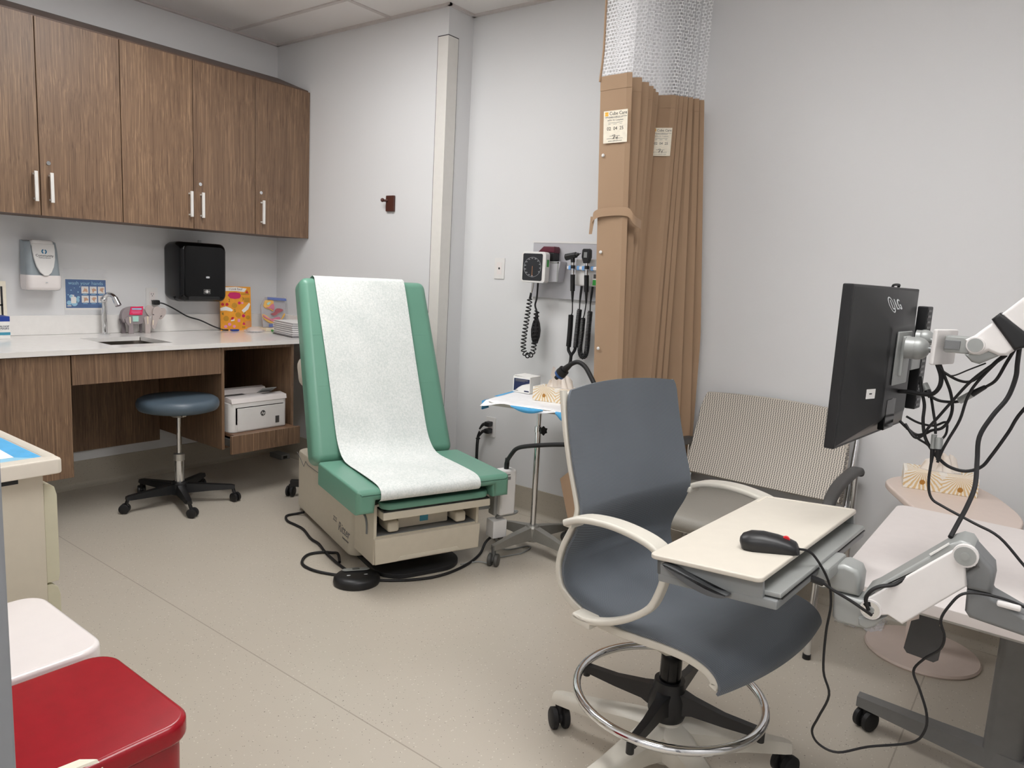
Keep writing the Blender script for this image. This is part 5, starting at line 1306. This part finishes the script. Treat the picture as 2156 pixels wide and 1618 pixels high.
b = MB(); b.cyl((4.048, -1.165, 1.195), (4.075, -1.18, 1.197), .0075); b.cyl((4.045, -1.11, 1.213), (4.075, -1.15, 1.205), .006); b.build('ball_stud', 'chrome', ma, True)
b = MB(); b.box((4.078, -1.175, 1.204), (.011, .095, .076), .004, 2, T(4.078, -1.175, 1.204) @ RZ(-18) @ T(-4.078, 1.175, -1.204)); b.build('joint_plate', 'arm_white', ma, True)
b = MB(); b.bx(4.083, 4.13, -1.222, -1.178, 1.196, 1.231, .004); b.build('yoke', 'arm_grey', ma, True)
b = MB(); b.bx(4.084, 4.112, -1.2245, -1.2215, 1.203, 1.222, .001); b.build('yoke_insert', 'arm_mid', ma, True)
def march(name, mat, pts, y0, y1, r=.005):
    b = MB(); b.prism(pts, y1 - y0, frame((0, y1, 0), (1, 0, 0), (0, 0, 1)), r, 3); return b.build(name, mat, ma, True, 50)
march('lower_arm', 'arm_white', [(4.12, 1.226), (4.135, 1.236), (4.165, 1.268), (4.205, 1.232), (4.207, 1.213), (4.195, 1.201), (4.182, 1.199), (4.163, 1.206), (4.15, 1.197), (4.13, 1.197)], -1.235, -1.17, .007)
march('arm_guard', 'arm_grey', [(4.122, 1.195), (4.16, 1.209), (4.184, 1.200), (4.15, 1.178), (4.136, 1.181)], -1.228, -1.176, .006)
b = MB(); b.cyl((4.140, -1.234, 1.217), (4.140, -1.243, 1.217), .0165); pv = b.build('pivot_ring', 'arm_white', ma, True)
b = MB(); b.cyl((4.140, -1.2425, 1.217), (4.140, -1.2445, 1.217), .014); b.build('pivot_cap', 'arm_grey', pv, True)
march('arm_collar', 'black', [(4.160, 1.271), (4.173, 1.285), (4.226, 1.245), (4.226, 1.222), (4.206, 1.212)], -1.24, -1.165, .006)
march('upper_arm', 'arm_white', [(4.175, 1.282), (4.28, 1.40), (4.32, 1.42), (4.35, 1.39), (4.33, 1.36), (4.218, 1.244)], -1.235, -1.17, .007)
march('arm_spine', 'arm_mid', [(4.217, 1.243), (4.33, 1.36), (4.345, 1.35), (4.226, 1.225)], -1.228, -1.177, .004)
b = MB(); b.cyl((4.325, -1.24, 1.395), (4.325, -1.165, 1.395), .028); b.bx(4.31, 4.868, -1.225, -1.18, 1.36, 1.42, .012); b.build('wall_link', 'arm_white', ma, True)
# bundle of cables hanging below the monitor: each run is its own cable
CB = [
 ([(3.985, -1.13, 1.09), (4.016, -1.14, 1.094), (4.042, -1.15, 1.094), (4.067, -1.16, 1.098), (4.08, -1.17, 1.117), (4.08, -1.17, 1.14), (4.07, -1.17, 1.165)], .0055, 'thick black cable from the monitor port up to joint plate'),
 ([(4.075, -1.17, 1.165), (4.087, -1.165, 1.138), (4.101, -1.16, 1.106), (4.108, -1.155, 1.072), (4.104, -1.15, 1.043), (4.092, -1.145, 1.023), (4.073, -1.14, 1.014), (4.059, -1.135, 1.003), (4.039, -1.13, .999), (4.005, -1.12, 1.022)], .0038, 'black cable looping widely below the joint plate back to monitor'),
 ([(4.071, -1.19, 1.168), (4.091, -1.195, 1.15), (4.106, -1.2, 1.147), (4.132, -1.205, 1.163), (4.16, -1.205, 1.18)], .0018, 'thinnest cable sagging from joint plate to the arm guard'),
 ([(4.08, -1.16, 1.15), (4.112, -1.165, 1.135), (4.136, -1.17, 1.136), (4.157, -1.18, 1.158), (4.176, -1.19, 1.185), (4.193, -1.2, 1.205)], .0034, 'black cable sagging just under the lower monitor arm'),
 ([(4.208, -1.2, 1.222), (4.194, -1.19, 1.184), (4.181, -1.18, 1.147), (4.165, -1.17, 1.129), (4.139, -1.16, 1.108), (4.118, -1.15, 1.088), (4.084, -1.145, 1.083), (4.062, -1.14, 1.09)], .0038, 'black cable with inline grey connector below the arm collar'),
 ([(4.212, -1.2, 1.225), (4.213, -1.205, 1.186), (4.214, -1.21, 1.157), (4.206, -1.215, 1.115), (4.186, -1.225, 1.076), (4.170, -1.235, 1.031), (4.173, -1.245, .983), (4.178, -1.28, .937), (4.173, -1.33, .905), (4.167, -1.38, .885), (4.160, -1.42, .862)], .0052, 'long thick cable from the arm collar down to keyboard arm'),
 ([(4.30, -1.19, 1.20), (4.234, -1.16, 1.089), (4.214, -1.155, 1.036), (4.191, -1.15, .981), (4.176, -1.15, .953), (4.149, -1.15, .938), (4.119, -1.15, .941), (4.098, -1.15, .954), (4.083, -1.15, .969), (4.064, -1.15, .998), (4.055, -1.148, 1.035), (4.053, -1.145, 1.07), (4.043, -1.14, 1.1), (4.035, -1.13, 1.13)], .0042, 'black cable making the lowest deep loop under the bundle'),
 ([(4.193, -1.205, 1.2), (4.156, -1.20, 1.161), (4.134, -1.195, 1.133), (4.11, -1.185, 1.093), (4.086, -1.175, 1.051), (4.071, -1.17, 1.026), (4.059, -1.165, 1.003), (4.044, -1.16, .997), (4.02, -1.14, 1.02)], .0036, 'black cable slanting straight from arm collar to monitor bottom'),
 ([(4.185, -1.20, 1.195), (4.15, -1.19, 1.14), (4.135, -1.185, 1.102), (4.127, -1.18, 1.052), (4.111, -1.175, 1.006), (4.102, -1.17, .978), (4.096, -1.165, .95)], .0036, 'black cable falling from arm collar into grey plug pair'),
 ([(4.014, -1.10, 1.032), (4.041, -1.10, 1.021), (4.072, -1.105, 1.02), (4.095, -1.11, 1.033), (4.100, -1.115, 1.016), (4.097, -1.12, 1.001), (4.085, -1.13, .985)], .003, 'thin black cable wavy under the black vented slab'),
 ([(4.05, -1.12, 1.11), (4.059, -1.13, 1.098), (4.072, -1.14, 1.055), (4.080, -1.15, 1.03), (4.083, -1.152, 1.01)], .0034, 'short black cable dropping behind the monitor into grey plug'),
 ([(4.083, -1.155, .945), (4.084, -1.16, .90), (4.094, -1.165, .868), (4.12, -1.17, .855), (4.181, -1.19, .838), (4.229, -1.2, .822), (4.28, -1.21, .775), (4.34, -1.22, .72), (4.40, -1.2, .664)], .0034, 'thin black cable trailing from plug pair across above the desk'),
 ([(4.02, -1.11, 1.005), (4.033, -1.12, 1.001), (4.045, -1.13, .991), (4.069, -1.14, .981), (4.082, -1.148, .97)], .003, 'short thin cable from the monitor foot toward plug pair'),
]
for pts, r, lab in CB:
    b = MB(); b.tube(pts, r * .86, 8, 5); o = b.build('cable', 'black_rubber'); mid = pts[len(pts) // 2]; solo(o, mid); tag(o, lab, 'cable', 'cables hanging behind the monitor')
def plug(a, c, r, lab, m1='arm_grey', m2='black'):
    a, c = V(a), V(c); t = thing('cable_connector', lab, 'cable connector', tuple(a), 0, 'connectors in the hanging cables')
    b = MB(); b.cyl(a, a.lerp(c, .5), r); b.build('grey_shell', m1, t, True); b = MB(); b.cyl(a.lerp(c, .5), c, r * .95, r * .6); b.build('strain_relief', m2, t, True)
plug((4.081, -1.152, 1.008), (4.083, -1.154, .945), .0055, 'slim grey and black plug, left one of the hanging pair')
plug((4.092, -1.16, 1.004), (4.097, -1.165, .955), .0075, 'thicker grey and black plug, right one of the hanging pair')
plug((4.119, -1.152, 1.09), (4.163, -1.17, 1.128), .0075, 'grey and black inline connector slanting below the arm')
plug((4.045, -1.13, 1.115), (4.062, -1.14, 1.088), .0075, 'pale grey plug just right of the monitor back')

# ---------------------------------------------------------------- drafting chair
dc = thing('drafting_chair', 'grey mesh drafting chair with cream frame and chrome foot ring', 'office chair', (3.57, -1.27, 0), -9)
prof = [(-.222, 1.030), (-.205, .94), (-.180, .848), (-.152, .765), (-.146, .73), (-.158, .685), (-.188, .62), (-.196, .567), (-.174, .522), (-.105, .494), (-.01, .490), (.12, .505), (.185, .508), (.23, .501), (.258, .486), (.270, .466), (.266, .450)]
pc_ = catmull([(f, 0, z) for f, z in prof], 5)
n_ = len(pc_); G = []
def halfw(i):
    p = pc_[i]
    if p.x > .05 and p.z < .52: return .238
    if i < n_ * .5:
        t = (p.z - .55) / .48; return .218 + .0 * t
    return .226
L_ = [0]
for a, c in zip(pc_, pc_[1:]): L_.append(L_[-1] + (c - a).length)
for i, p in enumerate(pc_):
    t = pc_[min(i + 1, n_ - 1)] - pc_[max(i - 1, 0)]; t.normalize(); nn = V((-t.z, 0, t.x))   # towards the sitter
    if nn.x * 1 + nn.z < 0: nn = -nn
    u = L_[i] / L_[-1]
    w = .236 + .008 * sin(pi * min(1, u / .45)) if u < .45 else .238 + .010 * min(1, (u - .45) / .4)
    if u < .03: w -= .011 * (1 - u / .03) ** 2
    row = []
    for j in range(25):
        s_ = (j / 24 * 2 - 1)
        sag = .022 * (1 - s_ * s_) * (1 if u < .45 else .45 * max(0, min(1, (1 - u) / .15)))
        row.append(V((p.x + (.028 * (1 - s_ * s_) * max(0, (u - .82) / .18)), w * s_, p.z)) - nn * sag + V((0, 0, (.016 * (1 - s_ * s_) if i < 6 else 0) * (1 - i / 6))))
    G.append(row)
b = MB(); b.sheet(G, .006); b.build('mesh_seat_and_back', 'mesh_grey', dc, wn=False, ang=60)
def dev(f): # outward shift of the side rail behind the fabric
    return f
for sg_ in (-1, 1):
    P = []
    for k, p in enumerate(pc_):
        t = pc_[min(k + 1, n_ - 1)] - pc_[max(k - 1, 0)]; t.normalize(); nn = V((-t.z, 0, t.x))
        if nn.x + nn.z < 0: nn = -nn
        q = p - nn * .0145; P.append(V((q.x, sg_ * .233, q.z)))
    b = MB(); b.sweep(P, lambda u: rrect(.018, .015 if u < .5 else .022, .005, 3), (0, 1, 0)); b.build('side_rail', 'chair_frame', dc, ang=50)
    # arm loop
    loop = [(-.155, .716), (-.10, .738), (-.02, .748), (.055, .744), (.105, .732), (.127, .712), (.131, .675), (.120, .63), (.10, .588), (.055, .548), (0, .515), (-.05, .495), (-.09, .487), (-.115, .49)]
    PL2 = catmull([(f, sg_ * .268, z) for f, z in loop], 4); m_ = len(PL2)
    def pr_fn(u):
        if u < .33: w, h = .052, .016
        elif u < .45: k = (u - .33) / .12; w, h = .052 - .024 * k, .016
        else: w, h = .028 - .0 * u, .016
        return rrect(w, h, .006, 3)
    b = MB(); b.sweep(PL2, pr_fn, (0, 1, 0)); b.build('armrest', 'chair_frame', dc, ang=50)
    b = MB(); b.bx(-.165, -.135, sg_ * .235, sg_ * .285, .704, .722, .005); b.build('arm_joint', 'chair_frame', dc)
    b = MB(); b.bx(-.12, -.06, sg_ * .236, sg_ * .282, .470, .496, .006); b.build('arm_joint', 'chair_frame', dc)
b = MB(); b.sweep([V((pc_[0].x - .015 - .022 * (1 - (s_ / .24) ** 2), s_, 1.008 + .016 * (1 - (s_ / .23) ** 2))) for s_ in [-.222 + .444 * k / 16 for k in range(17)]], rrect(.016, .018, .005, 3), (1, 0, 0)); b.build('top_rail', 'chair_frame', dc, ang=50)
b = MB()
b.loft([[V((f, s_, z)) for s_, z in ((-w, zt), (w, zt), (w * .6, zb), (-w * .6, zb))] for f, w, zt, zb in ((-.12, .225, .478, .462), (-.02, .225, .474, .42), (.06, .21, .476, .405), (.12, .19, .478, .43), (.24, .16, .472, .455))]); b.build('seat_shell', 'chair_frame', dc, ang=40)
b = MB(); b.bx(-.07, .09, -.06, .06, .375, .43, .01); b.build('mechanism', 'black', dc)
b = MB(); b.lathe([(0, .12), (.030, .12), (.0275, .40), (0, .40)], None, 28); b.build('gas_lift', 'black_gloss', dc)
b = MB(); b.lathe([(.0, .165), (.045, .165), (.052, .185), (.050, .225), (.042, .245), (.040, .27), (.0, .27)], None, 32); b.build('ring_hub', 'black', dc)
RZ_ = .232
b = MB(); b.tube([(.245 * cos(2 * pi * k / 64), .245 * sin(2 * pi * k / 64), RZ_) for k in range(64)], .0115, 14, 0, True); ring_ = b.build('foot_ring', 'chrome', dc, ang=60)
for k in range(4):
    a = radians(4 + 9 + 90 * k); c, s_ = cos(a), sin(a)
    b = MB(); b.loft([[V((c * d - s_ * w, s_ * d + c * w, z0)), V((c * d + s_ * w, s_ * d - c * w, z0)), V((c * d + s_ * w * .8, s_ * d - c * w * .8, z1)), V((c * d - s_ * w * .8, s_ * d + c * w * .8, z1))] for d, w, z0, z1 in ((.03, .026, .188, .246), (.07, .015, .196, .240), (.15, .0125, .198, .228), (.24, .011, .205, .226))])
    b.cyl((c * .243, s_ * .243, .192), (c * .243, s_ * .243, .222), .010); b.build('ring_spoke', 'black', dc)
b = MB(); b.lathe([(0, .05), (.045, .05), (.05, .09), (.05, .14), (.038, .165), (0, .165)], None, 28); b.build('base_hub', 'chair_frame', dc)
for k in range(5):
    a = radians(183 + 9 + 72 * k); c, s_ = cos(a), sin(a)
    b = MB(); b.loft([[V((c * d - s_ * w, s_ * d + c * w, z0)), V((c * d + s_ * w, s_ * d - c * w, z0)), V((c * d + s_ * w, s_ * d - c * w, z1 - .012)), V((c * d + s_ * w * .6, s_ * d - c * w * .6, z1)), V((c * d - s_ * w * .6, s_ * d + c * w * .6, z1)), V((c * d - s_ * w, s_ * d + c * w, z1 - .012))] for d, w, z0, z1 in ((.02, .044, .07, .158), (.10, .036, .08, .146), (.22, .027, .082, .122), (.325, .020, .074, .104), (.345, .015, .072, .098))]); lgx = b.build('base_leg', 'chair_frame', dc, ang=45)
    b = MB(); x, y = .328 * c, .328 * s_; q = a + (.8 if k % 2 == 0 else -1.1)
    cx, cy = x + .012 * cos(q + pi / 2), y + .012 * sin(q + pi / 2); caster(b, cx, cy, .031, .056, q, (x, y, .08)); b.build('caster', 'black_rubber', lgx)

# ---------------------------------------------------------------- waste cans and beige cabinet along the front wall
def can(label, name, x0, x1, y0, y1, h, mat, mat2, lidh, gap):
    t = thing(name, label, 'waste can', ((x0 + x1) / 2, (y0 + y1) / 2, 0))
    cx, cy = (x0 + x1) / 2, (y0 + y1) / 2
    b = MB(); rr = lambda g, z: [(p[0] + cx, p[1] + cy, z) for p in rrect(x1 - x0 - 2 * g, y1 - y0 - 2 * g, .035)]
    b.loft([rr(.012, .03), rr(.010, h - lidh - gap)]); b.loft([rr(.02, .0005), rr(.02, .03)]); b.build('body', mat2, t, True)
    b = MB(); b.prism([(p[0] + cx, p[1] + cy) for p in rrect(x1 - x0, y1 - y0, .045, 8)], lidh, T(0, 0, h - lidh), .009, 4); b.build('lid', mat, t, True, 50)
    b = MB(); b.bx(cx - .06, cx + .06, y1 - .008, y1 + .03, .025, .04, .005); b.build('foot_pedal', 'base_black', t, True)
    return t
rc = can('glossy red step waste can at the bottom left corner', 'waste_can', 2.985, 3.285, -2.735, -2.428, .60, 'red_metal', 'red_deep', .035, .003)
b = MB()
b.sheet([[(3.262 + .026 * j / 6 - .0015 * i, -2.566 - .004 * (6 - j) - .014 * i, .6018 if j < 5 else .6018 - .010 * (j - 4)) for j in range(7)] for i in range(9)], .0008); o = b.build('paper_scrap', 'sticker_cream', None); solo(o, (3.26, -2.63, .6)); tag(o, 'torn cream paper label curling over the edge of red can', 'paper')
can('white step waste can between the red can and beige cabinet', 'waste_can', 2.655, 2.967, -2.735, -2.420, .60, 'white_gloss', 'offwhite', .045, .02)
bcb = thing('treatment_cabinet', 'beige metal treatment cabinet with drawers beside the white can', 'cabinet', (2.2, -2.52, 0))
b = MB(); b.bx(1.98, 2.508, -2.735, -2.335, .02, .812, .003); bodyc = b.build('body', 'beige_metal', bcb, True)
b = MB(); b.bx(2.5085, 2.5095, -2.46, -2.385, .795, .805); b.build('vent_slot', 'black', bodyc, True)
b = MB(); b.prism([(p[0] + 2.252, p[1] - 2.522) for p in rrect(.585, .43, .012, 3)], .034, T(0, 0, .813), .004, 2)
rim = lambda g, z: [(p[0] + 2.252, p[1] - 2.522, z) for p in rrect(.585 - 2 * g, .43 - 2 * g, .012, 3)]
b.loft([rim(.006, .8465), rim(.010, .853), rim(.018, .853), rim(.026, .8475)], cap=False); b.build('top', 'offwhite', bcb, True)
for z0, z1 in ((.545, .782), (.30, .54), (.06, .295)):
    b = MB(); b.prism([(-2.334, z0), (-2.309, z0), (-2.306, z0 + .02), (-2.306, z1 - .03), (-2.311, z1 - .010), (-2.322, z1 - .001), (-2.334, z1)], .515, frame((1.987, 0, 0), (0, 1, 0), (0, 0, 1)), .002); b.build('drawer', 'drawer_cream', bcb, True)
b = MB(); b.bx(2.0, 2.495, -2.335, -2.334, .05, .79); b.build('drawer_gap', 'black', bodyc, True)
bcb.location = (2.189, -2.532, 0)
bp_ = thing('absorbent_pad', 'blue-edged absorbent pad lying on the beige cabinet top', 'absorbent pad', (2.27, -2.52, .8475))
b = MB(); b.bx(2.02, 2.52, -2.70, -2.350, .8475, .849); b.build('blue_border', 'chux_blue', bp_, True)
b = MB(); b.prism([(2.02, -2.70), (2.46, -2.70), (2.475, -2.395), (2.3, -2.39), (2.02, -2.392)], .0012, T(0, 0, .8491)); b.build('pad', 'chux_white', bp_, True)
b = MB(); b.prism([(2.475, -2.70), (2.52, -2.70), (2.52, -2.35), (2.475, -2.395)], .0008, T(0, 0, .8491)); b.build('pale_edge', 'pale_blue', bp_, True)

# ---------------------------------------------------------------- world, camera, colour
w = bpy.data.worlds.new('world'); SC.world = w; w.use_nodes = True
bg = w.node_tree.nodes['Background']; bg.inputs[0].default_value = (1, .985, .96, 1); bg.inputs[1].default_value = AMB
cam = bpy.data.cameras.new('camera'); co = bpy.data.objects.new('camera', cam); COL.objects.link(co); SC.camera = co
cam.sensor_fit = 'HORIZONTAL'; cam.sensor_width = 36; cam.lens = 36 * FPX / 2156; cam.clip_start = .02
rt_, up_, fw_ = V(CAM_R), V(CAM_U), V(CAM_F); C0 = V(CAM_C)
co.matrix_world = Matrix(((rt_.x, up_.x, -fw_.x, C0.x), (rt_.y, up_.y, -fw_.y, C0.y), (rt_.z, up_.z, -fw_.z, C0.z), (0, 0, 0, 1)))
vs = SC.view_settings; vs.view_transform = 'Standard'; vs.look = 'None'; vs.gamma = 1; vs.use_curve_mapping = False; vs.exposure = EXPO
SC.cycles.max_bounces = 8; SC.cycles.diffuse_bounces = 5; SC.cycles.transparent_max_bounces = 24; SC.cycles.use_denoising = True
